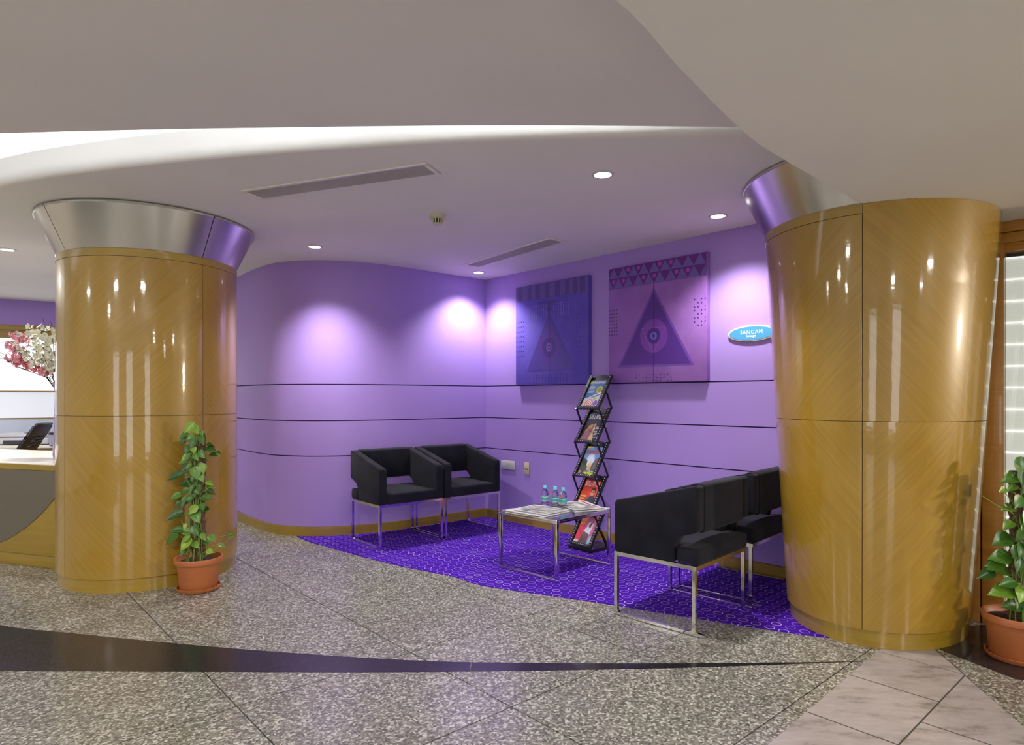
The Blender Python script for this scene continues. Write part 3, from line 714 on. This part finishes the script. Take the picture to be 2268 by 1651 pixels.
tag(so_, 'white double power socket plate with switches on the wall behind the corner armchair', 'socket')
MB().box(-.10, .10, -.009, -.001, -.043, .043).build('plate', M['white_plastic'], so_, bevel=.003)
MB().box(-.085, -.038, -.0115, -.0085, -.03, .03).build('switch', M['white_plastic'], so_, bevel=.002)
MB().box(-.028, .085, -.0105, -.0085, -.034, .034).build('socket_face', M['white_plastic'], so_, bevel=.001)
prints(so_, 'pin_hole', [circ(x, z, r, n=10) for x, z, r in [(.01, .014, .0035), (.042, .014, .0035), (0, -.002, .003), (.018, -.002, .003), (.034, -.002, .003), (.052, -.002, .003), (.066, -.022, .003), (-.06, -.02, .003)]], M['dark'], 0, y0=-.0106)
ph = wall_frame('phone_plate', .607, .5315)
tag(ph, 'narrow cream wall plate with two dark jacks under the pictures', 'socket')
MB().box(-.033, .033, -.010, -.001, -.057, .057).build('plate', M['cream_plastic'], ph, bevel=.003)
MB().box(-.024, .024, -.0115, -.0095, -.045, .04).build('insert', M['cream_plastic'], ph, bevel=.001)
prints(ph, 'jack', [rect(-.02, -.005, -.012, 0), rect(.004, .019, -.012, 0)], M['dark'], 0, y0=-.0118)

# ------------------------------------------------------------------ armchairs
def armchair():
    t = thing('armchair', 'x', 'chair', (0, 0, 0), 0, 'black upholstered armchairs')
    Y = lambda a: a - .25
    side = [(0, .347), (0, .612), (.010, .630), (.485, .750), (.5, .743), (.5, .53), (.488, .515), (.42, .492), (.395, .478), (.372, .45), (.362, .42), (.36, .347)]
    for s_ in (-1, 1):
        x0, x1 = (-.298, -.232) if s_ < 0 else (.232, .298)
        MB().prism([(Y(a), z) for a, z in side], lambda y, z: (x0, y, z), lambda y, z: (x1, y, z)).build('armrest', M['fabric'], t, bevel=.012, seg=3)
    st = MB(); n = 6
    # T-shaped cushion: between the arms in front, full width behind the notch
    outl = [(-.23, Y(.0)), (.23, Y(.0)), (.23, Y(.372)), (.292, Y(.372)), (.292, Y(.5)), (-.292, Y(.5)), (-.292, Y(.372)), (-.23, Y(.372))]
    st.slab(outl, .347, .432)
    MB.build(st, 'seat', M['fabric'], t, bevel=.018, seg=3)
    cr = MB(); v = []; f = []; nx, ny = 10, 10
    for i in range(nx + 1):
        for j in range(ny + 1):
            a, b = i / nx, j / ny; v.append((-.222 + .444 * a, Y(.012 + .476 * b), .4305 + .022 * (math.sin(math.pi * a) * math.sin(math.pi * b)) ** .6 if 0 < i < nx and 0 < j < ny else .4295))
    for i in range(nx):
        for j in range(ny): f.append((i * (ny + 1) + j, (i + 1) * (ny + 1) + j, (i + 1) * (ny + 1) + j + 1, i * (ny + 1) + j + 1))
    cr.add(v, f).build('seat_crown', M['fabric'], t, ang=80)
    bk = [(.405, .505), (.42, .743), (.432, .750), (.492, .754), (.502, .743), (.502, .52), (.49, .505)]
    MB().prism([(Y(a), z) for a, z in bk], lambda y, z: (-.2315, y, z), lambda y, z: (.2315, y, z)).build('backrest', M['fabric'], t, bevel=.010, seg=3)
    ch = M['chrome']; w = .019
    fil = lambda cx, cz, r, a0, a1: [(cx + r * math.cos(R(a0 + (a1 - a0) * i / 4)), cz + r * math.sin(R(a0 + (a1 - a0) * i / 4))) for i in range(5)]
    run = [(0, 0), (.53, 0), (.53, .014)] + [(.505, .014)] + fil(.505, .034, .02, 270, 180) + [(.466, .034)] + fil(.446, .034, .02, 0, -90) + fil(.039, .034, .02, 270, 180) + [(0, .034)]
    for s_ in (-1, 1):
        x0, x1 = (-.298, -.298 + w) if s_ < 0 else (.298 - w, .298)
        fx = lambda y, z: (x0, y, z); gx = lambda y, z: (x1, y, z)
        MB().prism([(Y(a), z) for a, z in run], fx, gx).build('runner', ch, t, smooth=False)
        MB().prism([(Y(0), .0342), (Y(.019), .0342), (Y(.019), .326), (Y(0), .326)], fx, gx).build('leg', ch, t, smooth=False)
        MB().prism([(Y(.466), .0342), (Y(.485), .0342), (Y(.485), .326), (Y(.466), .326)], fx, gx).build('leg', ch, t, smooth=False)
        MB().prism([(Y(0), .3262), (Y(.49), .3262), (Y(.49), .3465), (Y(0), .3465)], fx, gx).build('rail', ch, t, smooth=False)
    for y in (.0, .471): MB().box(-.2785, .2785, Y(y), Y(y) + .019, .3262, .3465).build('rail', ch, t, smooth=False)
    return t
spots_ = [((-1.038, 4.997), 40.5, .305, 'black armchair against the curved wall, farther from the corner'), ((-1.038, 4.997), 40.5, .925, 'black armchair in the inner corner beside the white socket plate')]
A0 = armchair()
for i, (p, ang, off, lb) in enumerate(spots_):
    o = A0 if i == 0 else copy_tree(A0)
    a = R(ang); o.location = (p[0] + math.cos(a) * off - math.sin(a) * .25, p[1] + math.sin(a) * off + math.cos(a) * .25, .004); o.rotation_euler = (0, 0, a); o['label'] = lb
for (x, y, ang, lb) in [(.9505, 3.583, -133.4, 'black armchair seen from behind, one chrome foot on the granite floor'), (1.4185, 4.085, -133.0, 'black armchair half hidden behind the flared pillar')]:
    o = copy_tree(A0); o.location = (x, y, .004); o.rotation_euler = (0, 0, R(ang)); o['label'] = lb

# ------------------------------------------------------------------ coffee table and what lies on it
ct = thing('coffee_table', 'low square coffee table of chrome bars with a glass top on purple carpet', 'table', (.3055, 4.52, .004), R(45.5))
hx, hy, q = .298, .27, .0235
for s_ in (-1, 1):
    xa, xb = (-hx, -hx + q) if s_ < 0 else (hx - q, hx)
    MB().box(xa, xb, -hy, hy, 0, q * .8).build('runner', M['chrome'], ct, bevel=.0015)
    for y0 in (-hy, hy - q): MB().box(xa, xb, y0, y0 + q, q * .8 + .0002, .378).build('leg', M['chrome'], ct, bevel=.0015)
    MB().box(xa, xb, -hy, hy, .3782, .402).build('rail', M['chrome'], ct, bevel=.0015)
for y0 in (-hy, hy - q): MB().box(-hx + q + .0002, hx - q - .0002, y0, y0 + q, .3782, .402).build('rail', M['chrome'], ct, bevel=.0015)
MB().box(-hx + q + .001, hx - q - .001, -hy + q + .001, hy - q - .001, .392, .4015).build('glass_top', M['glass'], ct, smooth=False)
TZ = .4065
def bottle_parts():
    t = thing('water_bottle', 'x', 'bottle', (0, 0, 0), 0, 'water bottles on the coffee table')
    MB().lathe([(.0, 0), (.020, 0), (.025, .004), (.026, .012), (.0235, .017), (.026, .022), (.0235, .028), (.026, .034), (.0255, .072), (.024, .076), (.0262, .082), (.0255, .095), (.021, .110), (.013, .122), (.011, .126), (.011, .130), (0, .130)], 28).build('body', M['clear'], t, ang=60)
    MB().lathe([(.0264, .036), (.0266, .037), (.0266, .069), (.0264, .07)], 28).build('label_wrap', flat(66, 160, 156, .4), t)
    MB().lathe([(.0268, .064), (.0268, .068)], 28).build('label_band', flat(200, 225, 222, .4), t)
    MB().lathe([(.0268, .038), (.0268, .041)], 28).build('label_band', flat(200, 225, 222, .4), t)
    MB().lathe([(.0122, .1305), (.0128, .131), (.0128, .1445), (.011, .146), (.0, .146)], 24).build('cap', M['cap'], t)
    MB().lathe([(.0128, .126), (.014, .127), (.0128, .129)], 24).build('neck_ring', M['cap'], t)
    return t
B0 = bottle_parts()
for i, (x, y, lb) in enumerate([(.241, 4.694, 'small clear water bottle with teal cap, standing farthest from the newspaper pile at right'), (.312, 4.636, 'small clear water bottle with teal cap, the middle one of three'), (.366, 4.579, 'small clear water bottle with teal cap, closest to the red-headlined newspapers')]):
    o = B0 if i == 0 else copy_tree(B0); o.location = (x, y, TZ); o.rotation_euler = (0, 0, i * 1.3); o['label'] = lb
def newspaper(label, x, y, z, ang, L_, W_, h, seed, heads, pic=None):
    t = thing('newspaper', label, 'newspaper', (x, y, z), R(ang), 'newspapers on the coffee table')
    r = random.Random(seed)
    wav = [(r.uniform(2, 7), r.uniform(2, 7), r.uniform(0, 6)) for _ in range(3)]
    H_ = lambda a, b: h + sum(math.sin(p * a * 9 + q_ * b * 9 + s_) for p, q_, s_ in wav) * .0009 + (.003 * max(0, a / L_ - .35))
    m = MB(); nx, ny = 12, 10; v = []; f = []
    for i in range(nx + 1):
        for j in range(ny + 1): a, b = (i / nx - .5) * L_, (j / ny - .5) * W_; v.append((a, b, H_(a, b)))
    for i in range(nx + 1):
        for j in range(ny + 1): a, b = (i / nx - .5) * L_, (j / ny - .5) * W_; v.append((a, b, H_(a, b) - h * .85 if h < .004 else .0004))
    N = (nx + 1) * (ny + 1); k = ny + 1
    for i in range(nx):
        for j in range(ny): f += [(i * k + j, (i + 1) * k + j, (i + 1) * k + j + 1, i * k + j + 1), (N + i * k + j, N + i * k + j + 1, N + (i + 1) * k + j + 1, N + (i + 1) * k + j)]
    for i in range(nx): f += [(i * k, N + i * k, N + (i + 1) * k, (i + 1) * k), (i * k + ny, (i + 1) * k + ny, N + (i + 1) * k + ny, N + i * k + ny)]
    for j in range(ny): f += [(j, j + 1, N + j + 1, N + j), (nx * k + j, N + nx * k + j, N + nx * k + j + 1, nx * k + j + 1)]
    m.add(v, f).build('pages', M['paper'], t, ang=40)
    def strip(mb, a0, a1, b0, b1):
        n = 4; vv = []
        for i in range(n + 1):
            a = a0 + (a1 - a0) * i / n
            for b in (b0, b1): vv.append((a, b, H_(a, b) + .0007))
        mb.add(vv, [(2 * i, 2 * i + 2, 2 * i + 3, 2 * i + 1) for i in range(n)])
    p = MB(); cols = 5; cw = W_ * .92 / cols
    for c in range(cols):
        y0 = -W_ * .46 + c * cw
        xx = -L_ * .46
        while xx < L_ * .26:
            if not (pic and pic[0] < xx < pic[1] and pic[2] <= c <= pic[3]): strip(p, xx, xx + .0022, y0 + .003, y0 + cw * r.uniform(.75, .95))
            xx += .0062
    p.build('columns', M['ink'], t, smooth=False)['kind'] = 'stuff'
    hh = MB()
    for (a, b0, b1, w_) in heads:
        b = b0
        while b < b1: e = b + r.uniform(.012, .03); strip(hh, a * L_, a * L_ + w_, b * W_, min(b + (e - b) / W_, b1) * W_); b += (e - b) / W_ + .012 / W_ * .5
    hh.build('headline', flat(60, 60, 72) if not pic else flat(150, 50, 70), t, smooth=False)
    if pic: pm = MB(); strip(pm, pic[0], pic[1], -W_ * .46 + pic[2] * cw, -W_ * .46 + (pic[3] + .95) * cw); pm.build('photo', flat(150, 104, 96), t, smooth=False)
    return t
newspaper('newspaper lying under the front pile, nearest the table edge', .178, 4.416, TZ, 139, .315, .325, .006, 1, [(.3, -.4, .4, .012)])
newspaper('folded newspaper with dark headlines, on top of the pile away from the bottles', .172, 4.425, TZ + .0095, 136, .305, .325, .005, 2, [(.29, -.42, .40, .014), (.40, -.40, .1, .010), (.12, -.1, .42, .012)])
newspaper('thick newspaper at the bottom of the pile beside the bottles', .485, 4.60, TZ, 22, .25, .335, .008, 3, [(.3, -.4, .4, .012)])
newspaper('newspaper with red headline and photo, on top of the pile beside the bottles', .480, 4.606, TZ + .0125, 20, .24, .33, .005, 4, [(.33, -.42, .42, .016), (.22, -.4, .0, .008)], pic=(-.03, .03, 1, 3))
lf = thing('leaflet', 'thin pale leaflet at the table corner beside the newspapers', 'leaflet', (.642, 4.552, TZ), R(48))
MB().box(-.05, .05, -.032, .032, 0, .003).build('sheet', M['paper'], lf, smooth=False)

# ------------------------------------------------------------------ magazine rack
LX = Vector((.631, -.775, 0)).normalized(); LY = Vector((.775, .631, 0)).normalized()
rk = thing('magazine_rack', 'black zigzag metal magazine rack with five tilted shelves on a flat base', 'rack', (.5345, 5.005, .004), math.atan2(LX.y, LX.x))
SB, PH, Z0, HW = .163, .266, .036, .118
MB().box(-.125, .125, -.015, .235, 0, .028).build('base', M['black_metal'], rk, bevel=.004)
zb = [Z0 + PH * k for k in range(5)]; LEAN = .021
E_ = Vector((0, SB, PH)); EL = E_.length; E_.normalize(); NN = Vector((0, -E_.z, E_.y))
M['stud'] = mat('pale perforation', lin(205, 205, 220), .5)
for k, z in enumerate(zb):
    b = Vector((0, LEAN * k, z))
    P = lambda x, a, n_: b + Vector((x, 0, 0)) + E_ * a + NN * n_
    top = [(HW - .01 - (2 * HW - .02) * i / 8, EL - .012 + .022 * math.sin(math.pi * i / 8)) for i in range(9)]
    sh = MB().prism([(-HW + .01, 0), (HW - .01, 0)] + top, lambda x, a: P(x, a, -.004), lambda x, a: P(x, a, -.001)).build('shelf', M['black_metal'], rk)
    fr = MB()
    for s_ in (-1, 1):
        x0, x1 = (-HW, -HW + .028) if s_ < 0 else (HW - .028, HW)
        fr.prism([(x0, 0), (x1, 0), (x1, EL), (x0, EL)], lambda x, a: P(x, a, .0135), lambda x, a: P(x, a, .0165))
        xo = -HW if s_ < 0 else HW - .004
        fr.prism([(xo, 0), (xo + .004, 0), (xo + .004, EL), (xo, EL)], lambda x, a: P(x, a, -.004), lambda x, a: P(x, a, .0135))
    fr.prism([(-HW, 0), (HW, 0), (HW, .018), (-HW, .018)], lambda x, a: P(x, a, .0167), lambda x, a: P(x, a, .0195))
    fr.prism([(-HW, -.003), (HW, -.003), (HW, 0), (-HW, 0)], lambda x, a: P(x, a, -.004), lambda x, a: P(x, a, .0195))
    fr.build('side_frame', M['black_metal'], sh, smooth=False)
    ho = MB()
    for s_ in (-1, 1):
        for i in range(14):
            a = .02 + i * .021; c = (s_ * (HW - .013), a)
            ho.prism(circ(c[0], c[1], .0042, n=8), lambda x, y: P(x, y, .0166), lambda x, y: P(x, y, .0174))
    for i in range(8): ho.prism(circ(-.07 + i * .02, .009, .004, n=8), lambda x, y: P(x, y, .0196), lambda x, y: P(x, y, .0202))
    ho.build('perforations', M['stud'], sh, smooth=False)['kind'] = 'stuff'
for s_ in (-1, 1):
    x = s_ * (HW + .006)
    lo_p = [Vector((x, LEAN * k, zb[k])) for k in range(5)]; hi_p = [Vector((x, LEAN * k + SB, zb[k] + PH)) for k in range(5)]; mi_p = [(a + b) / 2 for a, b in zip(lo_p, hi_p)]
    foot = [Vector((x, SB + .02, .028)), Vector((x, SB, .028))]
    for a, b in [(lo_p[4], hi_p[2]), (lo_p[3], hi_p[1]), (lo_p[2], hi_p[0]), (lo_p[1], foot[1]), (mi_p[4], hi_p[3]), (mi_p[0], foot[0])]:
        MB().bar(a, b, .010, .012, up=(1, 0, 0)).build('scissor_bar', M['black_metal'], rk, smooth=False)
    for q_ in lo_p + mi_p + hi_p: MB().tube([q_ + Vector((s_ * .006, 0, 0)), q_ + Vector((s_ * .009, 0, 0))], .006, 10).build('rivet', M['chrome'], rk)
rot = Matrix.Identity(3); LN = (LX * NN.x + LY * NN.y + Vector((0, 0, NN.z))); LE = (LX * E_.x + LY * E_.y + Vector((0, 0, E_.z)))
for i in range(3): rot[i][0], rot[i][1], rot[i][2] = LX[i], LE[i], LN[i]
MW, MH = .174, .262
def magazine(k, label, cover):
    t = thing('magazine', label, 'magazine', (0, 0, 0), 0, 'magazines in the zigzag rack')
    pos = Vector((.5345, 5.005, .004 + zb[k])) + LY * (LEAN * k) + LE * .004 + LN * .0005
    t.matrix_world = Matrix.Translation(pos) @ rot.to_4x4()
    t.rotation_mode = 'XYZ'
    MB().box(-MW / 2, MW / 2, 0, MH, 0, .005).build('pages', M['paper'], t, smooth=False)
    MB().box(-MW / 2 - .0005, MW / 2 + .0005, 0, MH + .0005, .0051, .0056).build('cover', cover, t, smooth=False)
    return t
def ink(t, name, polys, m, k):
    mb = MB()
    for q_ in polys: mb.prism([(x * MW, y * MH) for x, y in q_], lambda x, y: (x, y, .0056 + .00025 * k), lambda x, y: (x, y, .0058 + .00025 * k))
    return mb.build(name, m, t, smooth=False)
def word(t, s_, x, y, size, m, k, sx=1, shear=0, bold=0, name='title'): return text(s_, size, m, t, Matrix.Translation((x * MW, y * MH, .0058 + .00025 * k)), name=name, ext=.0001, sx=sx, shear=shear, bold=bold)
bars = lambda x0, x1, y0, n, dy, h: [rect(x0, x0 + (x1 - x0) * (.65 + .35 * ((i * 37) % 10) / 10), y0 - i * dy, y0 - i * dy + h) for i in range(n)]
wt = flat(235, 235, 240)
# top shelf
m = magazine(4, 'blue and white business magazine with a red target, on the top shelf', flat(72, 118, 178, .25))
ink(m, 'cover_field', [[(-.5, 0), (.5, 0), (.5, .52), (.1, .40), (-.5, .36)]], flat(214, 214, 224, .25), 1)
ink(m, 'title_band', [rect(-.5, -.28, .87, .96)], flat(150, 190, 60), 1)
word(m, 'BUSINESSWORLD', .10, .885, .026, wt, 2, sx=.62, bold=.0006)
word(m, 'BW', -.39, .885, .026, flat(240, 245, 150), 2, sx=.8)
ink(m, 'disc', [circ(.24, .66, .17, .135)], flat(200, 196, 60), 2); ink(m, 'disc', [circ(.24, .66, .11, .09)], flat(150, 158, 50), 3)
ink(m, 'text_block', bars(-.44, .0, .78, 6, .045, .014), flat(200, 214, 236), 2)
for j, (r_, c) in enumerate([(.24, (206, 84, 54)), (.19, (232, 226, 226)), (.14, (206, 84, 54)), (.09, (232, 226, 226)), (.05, (190, 70, 50))]): ink(m, 'target_ring', [circ(-.08, .16, r_, r_ * .68)], flat(*c), 3 + j)
ink(m, 'disc', [circ(.16, .35, .08, .055)], flat(190, 200, 50), 3); ink(m, 'disc', [circ(.30, .19, .13, .10)], flat(130, 96, 190), 3)
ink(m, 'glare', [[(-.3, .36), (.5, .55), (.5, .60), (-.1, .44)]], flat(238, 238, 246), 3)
# second
m = magazine(3, 'dark fashion magazine showing a figure in a rust veil, on the second shelf', flat(58, 58, 74, .25))
ink(m, 'figure_robe', [[(-.5, 0), (.02, 0), (.05, .35), (.10, .58), (-.05, .64), (-.22, .56), (-.36, .30)]], flat(134, 84, 98), 1)
ink(m, 'figure_robe', [[(-.36, .36), (-.2, .58), (0, .62), (-.02, .50), (-.2, .40)]], flat(176, 118, 74), 2)
ink(m, 'figure_gown', [[(.02, 0), (.30, 0), (.32, .12), (.20, .30), (.22, .5), (.12, .56), (.06, .36)]], flat(186, 156, 116), 2)
ink(m, 'figure_face', [circ(.13, .60, .07, .06)], flat(168, 124, 96), 3)
word(m, 'SPLURGE', .0, .80, .062, wt, 2, sx=.60, shear=.08)
ink(m, 'text_block', bars(.24, .48, .52, 8, .05, .02), flat(186, 186, 196), 2)
# third
m = magazine(2, 'travel magazine with a blue sky and stone palace, on the middle shelf', flat(120, 160, 216, .25))
ink(m, 'cover_ground', [[(-.5, 0), (.5, 0), (.5, .58), (.3, .62), (.1, .30), (-.1, .34), (-.25, .55), (-.5, .62)]], flat(66, 70, 66), 1)
ink(m, 'cover_sky', [[(-.3, .50), (-.1, .34), (.12, .32), (.24, .55), (.1, .75), (-.2, .72)]], flat(192, 204, 226), 1)
ink(m, 'palace', [[(-.06, .22), (.18, .22), (.18, .44), (.10, .44), (.06, .54), (.02, .44), (-.06, .44)]], flat(196, 172, 128), 2)
ink(m, 'tree', [circ(-.30, .44, .15, .13)], flat(58, 70, 48), 2)
ink(m, 'palace', [[(.22, .24), (.5, .24), (.5, .62), (.38, .66), (.24, .56)]], flat(112, 102, 104), 2)
ink(m, 'corner_flash', [[(-.5, 1), (-.5, .92), (-.1, .97), (-.1, 1)]], flat(222, 214, 70), 2)
word(m, 'traveller', .0, .76, .062, flat(186, 28, 44), 3, sx=.70, bold=.001)
word(m, 'Celebrate', .20, .165, .024, wt, 3, sx=.8, shear=.2)
word(m, 'Heritage', .16, .075, .042, flat(208, 222, 40), 3, sx=.75, shear=.25, bold=.0006)
ink(m, 'text_block', bars(-.46, -.26, .16, 4, .04, .02), flat(214, 150, 140), 3)
# fourth
m = magazine(1, 'red fashion magazine with a man in sunglasses, on the shelf behind the table', flat(206, 66, 40, .25))
word(m, 'SPLURGE', .0, .80, .062, flat(242, 226, 222), 2, sx=.60)
ink(m, 'figure_coat', [[(-.16, 0), (.5, 0), (.5, .42), (.34, .50), (.16, .52), (-.02, .40), (-.14, .18)]], flat(62, 58, 76), 1)
ink(m, 'figure_face', [circ(.20, .60, .115, .105)], flat(196, 146, 116), 2)
ink(m, 'figure_hair', [[(.06, .62), (.08, .72), (.2, .765), (.33, .72), (.34, .62), (.30, .68), (.14, .68)]], flat(30, 24, 26), 3)
ink(m, 'sunglasses', [rect(.10, .19, .60, .635), rect(.21, .30, .60, .635), rect(.18, .22, .62, .63)], flat(28, 22, 24), 3)
ink(m, 'text_block', [rect(-.44, -.10, .44, .49), rect(-.44, -.18, .36, .41)], flat(220, 180, 50), 2)
ink(m, 'text_block', bars(-.46, -.14, .28, 4, .07, .03), flat(236, 214, 210), 2)
# bottom
m = magazine(0, 'pink and orange magazine with a figure in white, on the bottom shelf', flat(208, 112, 150, .25))
ink(m, 'cover_field', [[(-.5, 0), (-.1, 0), (-.05, .5), (-.2, .95), (-.5, 1)]], flat(214, 62, 84), 1)
ink(m, 'cover_field', [[(-.5, .62), (-.2, .66), (.0, .98), (-.5, 1)]], flat(226, 128, 74), 2)
ink(m, 'cover_field', [[(-.5, 0), (-.22, 0), (-.24, .16), (-.5, .14)]], flat(222, 200, 206), 2)
ink(m, 'figure_robe', [[(-.24, 0), (.28, 0), (.24, .34), (.14, .46), (-.10, .40)]], flat(104, 90, 96), 3)
ink(m, 'figure_shirt', [[(-.14, .44), (.28, .36), (.34, .70), (.16, .76), (.02, .72), (-.02, .56)]], flat(216, 218, 232), 4)
ink(m, 'figure_shirt', [[(.06, .62), (.20, .54), (.24, .74), (.16, .74)]], flat(150, 60, 96), 5)
ink(m, 'figure_face', [circ(.13, .84, .09, .085)], flat(206, 150, 120), 5)
ink(m, 'figure_hair', [[(.02, .84), (.04, .95), (.16, .96), (.24, .90), (.20, .90), (.08, .90)]], flat(70, 40, 36), 6)
ink(m, 'figure_sleeve', [[(.28, 0), (.5, 0), (.46, .3), (.36, .34)]], flat(150, 196, 214), 3)

# ------------------------------------------------------------------ potted pothos
def leaf_mesh(wd, fold, droop):
    b = MB(); v = []; f = []; n = 7
    prof = [.0, .62, .95, 1.0, .86, .60, .28, 0]
    for i in range(n + 1):
        t = i / n; w = prof[i] * wd; y = t - (.06 if i == 1 else 0)
        z = -droop * t * t
        v += [(-w, y, z + fold * w), (-w * .5, y + .01, z + fold * w * .35), (0, t, z - .01), (w * .5, y + .01, z + fold * w * .35), (w, y, z + fold * w)]
    for i in range(n):
        for j in range(4): a = i * 5 + j; f.append((a, a + 1, a + 6, a + 5))
    return b.add(v, f).mesh('leaf', M['leaf'], ang=80)
LEAVES = [leaf_mesh(.34, .35, .18), leaf_mesh(.38, .2, .30), leaf_mesh(.30, .5, .10)]
def pothos(label, x, y, leaves, zoff, k, tendrils, pole_h, pole_r, seed, h=.205):
    r = random.Random(seed)
    t = thing('potted_plant', label, 'plant', (x, y, 0), 0, 'potted pothos on moss poles')
    pot = MB().lathe([(.0, .012), (.105, .012), (.108, .016), (.124, h - .034), (.138, h - .032), (.141, h - .004), (.138, h), (.131, h), (.126, h - .03), (.12, h - .035)], 40).build('pot', M['terracotta'], t, ang=50)
    MB().lathe([(.0, .0), (.112, .0), (.122, .006), (.128, .024), (.123, .025), (.117, .011), (.0, .0115)], 40).build('saucer', M['terracotta'], t, ang=50)
    sv = MB(); n = 24; v = [(0, 0, h - .026)] + [(rr * math.cos(2 * math.pi * i / n), rr * math.sin(2 * math.pi * i / n), h - .03 + r.uniform(-.004, .004)) for rr in (.06, .122) for i in range(n)]
    sv.add(v, [(0, 1 + i, 1 + (i + 1) % n) for i in range(n)] + [(1 + i, 1 + n + i, 1 + n + (i + 1) % n, 1 + (i + 1) % n) for i in range(n)]).build('soil', M['soil'], t)
    pp = MB(); pr_f = []
    for i in range(30): z = h - .04 + (pole_h - h + .04) * i / 29; pr_f.append((pole_r * (1 + .10 * math.sin(i * 2.1) + r.uniform(-.06, .06)), z))
    pp.lathe(pr_f, 18); pp.build('moss_pole', M['bark'], t)
    st = MB()
    for (dx, z, s_, *rest) in leaves:
        sg_ = 1 if dx > 0 else -1; near = abs(dx) < pole_r * 1.6
        yy = -(pole_r + .02 + r.uniform(0, .02)) if near else r.uniform(-.06, .02)
        if rest: yy = rest[0]
        if near: T = Vector((sg_ * r.uniform(.1, .8), -.35, -r.uniform(.3, .8))); N = Vector((r.uniform(-.35, .35), -.85, .5 + r.uniform(-.2, .2)))
        else: T = Vector((sg_ * .9, -.25 + r.uniform(-.2, .2), r.uniform(-.45, .15))); N = Vector((sg_ * r.uniform(-.1, .3), -.75 + r.uniform(-.25, .2), .62))
        T.normalize(); X = T.cross(N).normalized(); N = X.cross(T).normalized()
        c = Vector((dx, yy, z)); base = c - T * s_ * .5
        o = link(bpy.data.objects.new('leaf', LEAVES[r.randrange(3)]), t)
        mx = Matrix.Identity(4)
        for i in range(3): mx[i][0], mx[i][1], mx[i][2], mx[i][3] = X[i] * s_, T[i] * s_, N[i] * s_, base[i]
        o.matrix_local = mx
        root = Vector((base.x * .25, -pole_r * .9 if yy < 0 else pole_r * .5, max(h - .03, z - r.uniform(.05, .10))))
        st.tube([root, root.lerp(base, .55) + Vector((0, -.012, .02)), base], .0028, 5, .0018)
    for i in range(9):
        a = r.uniform(-2.9, -.2); px_, py_ = pole_r * 1.02 * math.cos(a), pole_r * 1.02 * math.sin(a); z1 = r.uniform(.45, .97) * pole_h
        st.tube([(px_ * r.uniform(1.2, 1.9), py_ * 1.5, h - .03), (px_ * 1.1, py_ * 1.12, h + .08), (px_ + r.uniform(-.01, .01), py_, (h + z1) / 2), (px_ * .9, py_, z1)], .0032, 5, .002)
    for td in tendrils: st.tube(catmull([Vector(p) for p in td], 5), .003, 6, .0016)
    st.build('stems', M['stem'], t)['kind'] = 'stuff'
    return t
L1 = [(280, 62, 105), (345, 80, 90), (205, 135, 80), (230, 185, 85), (290, 155, 80), (395, 145, 85), (408, 178, 80), (320, 200, 80), (215, 290, 65), (225, 370, 95), (250, 425, 95), (350, 465, 105), (440, 255, 85), (395, 300, 75), (455, 320, 75), (490, 300, 50), (410, 425, 80), (115, 515, 125), (215, 570, 105), (195, 485, 70), (395, 510, 70), (345, 610, 95), (430, 565, 65), (425, 610, 75), (455, 650, 80), (430, 700, 100), (130, 690, 95), (215, 640, 80), (170, 745, 100), (240, 725, 85), (130, 865, 140), (320, 800, 90), (350, 860, 100), (410, 770, 75), (130, 1000, 95), (205, 1020, 95), (95, 1065, 130), (250, 1105, 120), (340, 985, 95), (440, 1075, 75), (340, 1120, 85), (240, 1180, 75), (460, 1185, 75), (535, 1140, 55), (640, 1035, 60), (250, 330, 70), (330, 260, 60), (300, 350, 60)] + [(random.Random(i).uniform(215, 430), 110 + i * 46 + random.Random(i + 50).uniform(-20, 20), random.Random(i + 90).uniform(45, 80)) for i in range(23)]
K1 = .000684
pothos('slim potted pothos with sparse leaves in terracotta pot against the left pillar', -1.957, 4.005, [((a - 322) * K1, 1.055 - b * K1, c * K1 * 1.22) for a, b, c in L1], 0, 1,
       [[(.03, -.03, .2), (.09, -.04, .235), (.18, -.05, .30), (.245, -.05, .345)], [(.205, -.05, .315), (.215, -.05, .345), (.222, -.05, .36)], [(-.08, -.02, .40), (-.1, -.03, .44), (-.13, -.03, .46)]], .93, .040, 5)
L2 = [(400, 95, 150), (320, 180, 140), (270, 262, 85), (335, 245, 90), (390, 170, 110), (420, 235, 110), (360, 330, 110), (330, 395, 130), (430, 450, 150), (305, 505, 110), (440, 560, 110), (310, 610, 150), (375, 560, 110), (290, 730, 150), (290, 800, 140), (270, 758, 120), (360, 770, 110), (450, 735, 120), (340, 850, 120), (230, 875, 140), (320, 910, 120), (290, 975, 190), (400, 965, 140), (330, 1060, 140), (420, 1125, 140), (360, 1035, 110), (450, 640, 120), (470, 330, 120), (520, 420, 140), (560, 240, 140), (500, 140, 140), (590, 540, 150), (540, 650, 140), (600, 760, 150), (540, 860, 150), (600, 960, 150), (510, 1040, 140), (480, 900, 130), (610, 1080, 140), (395, 660, 120), (440, 830, 130), (350, 690, 120), (480, 60, 120), (400, 480, 110)]
K2 = .00065
pothos('bushy potted pothos with large leaves in terracotta pot beside the glazed door', 2.325, 2.945, [((a - 438) * K2, .948 - b * K2, c * K2 * 1.05) for a, b, c in L2], 0, 1,
       [[(-.03, -.03, .64), (-.07, -.05, .68), (-.13, -.06, .705), (-.21, -.06, .755)], [(-.02, -.04, .70), (-.06, -.05, .72), (-.10, -.05, .77)]], .86, .036, 8)
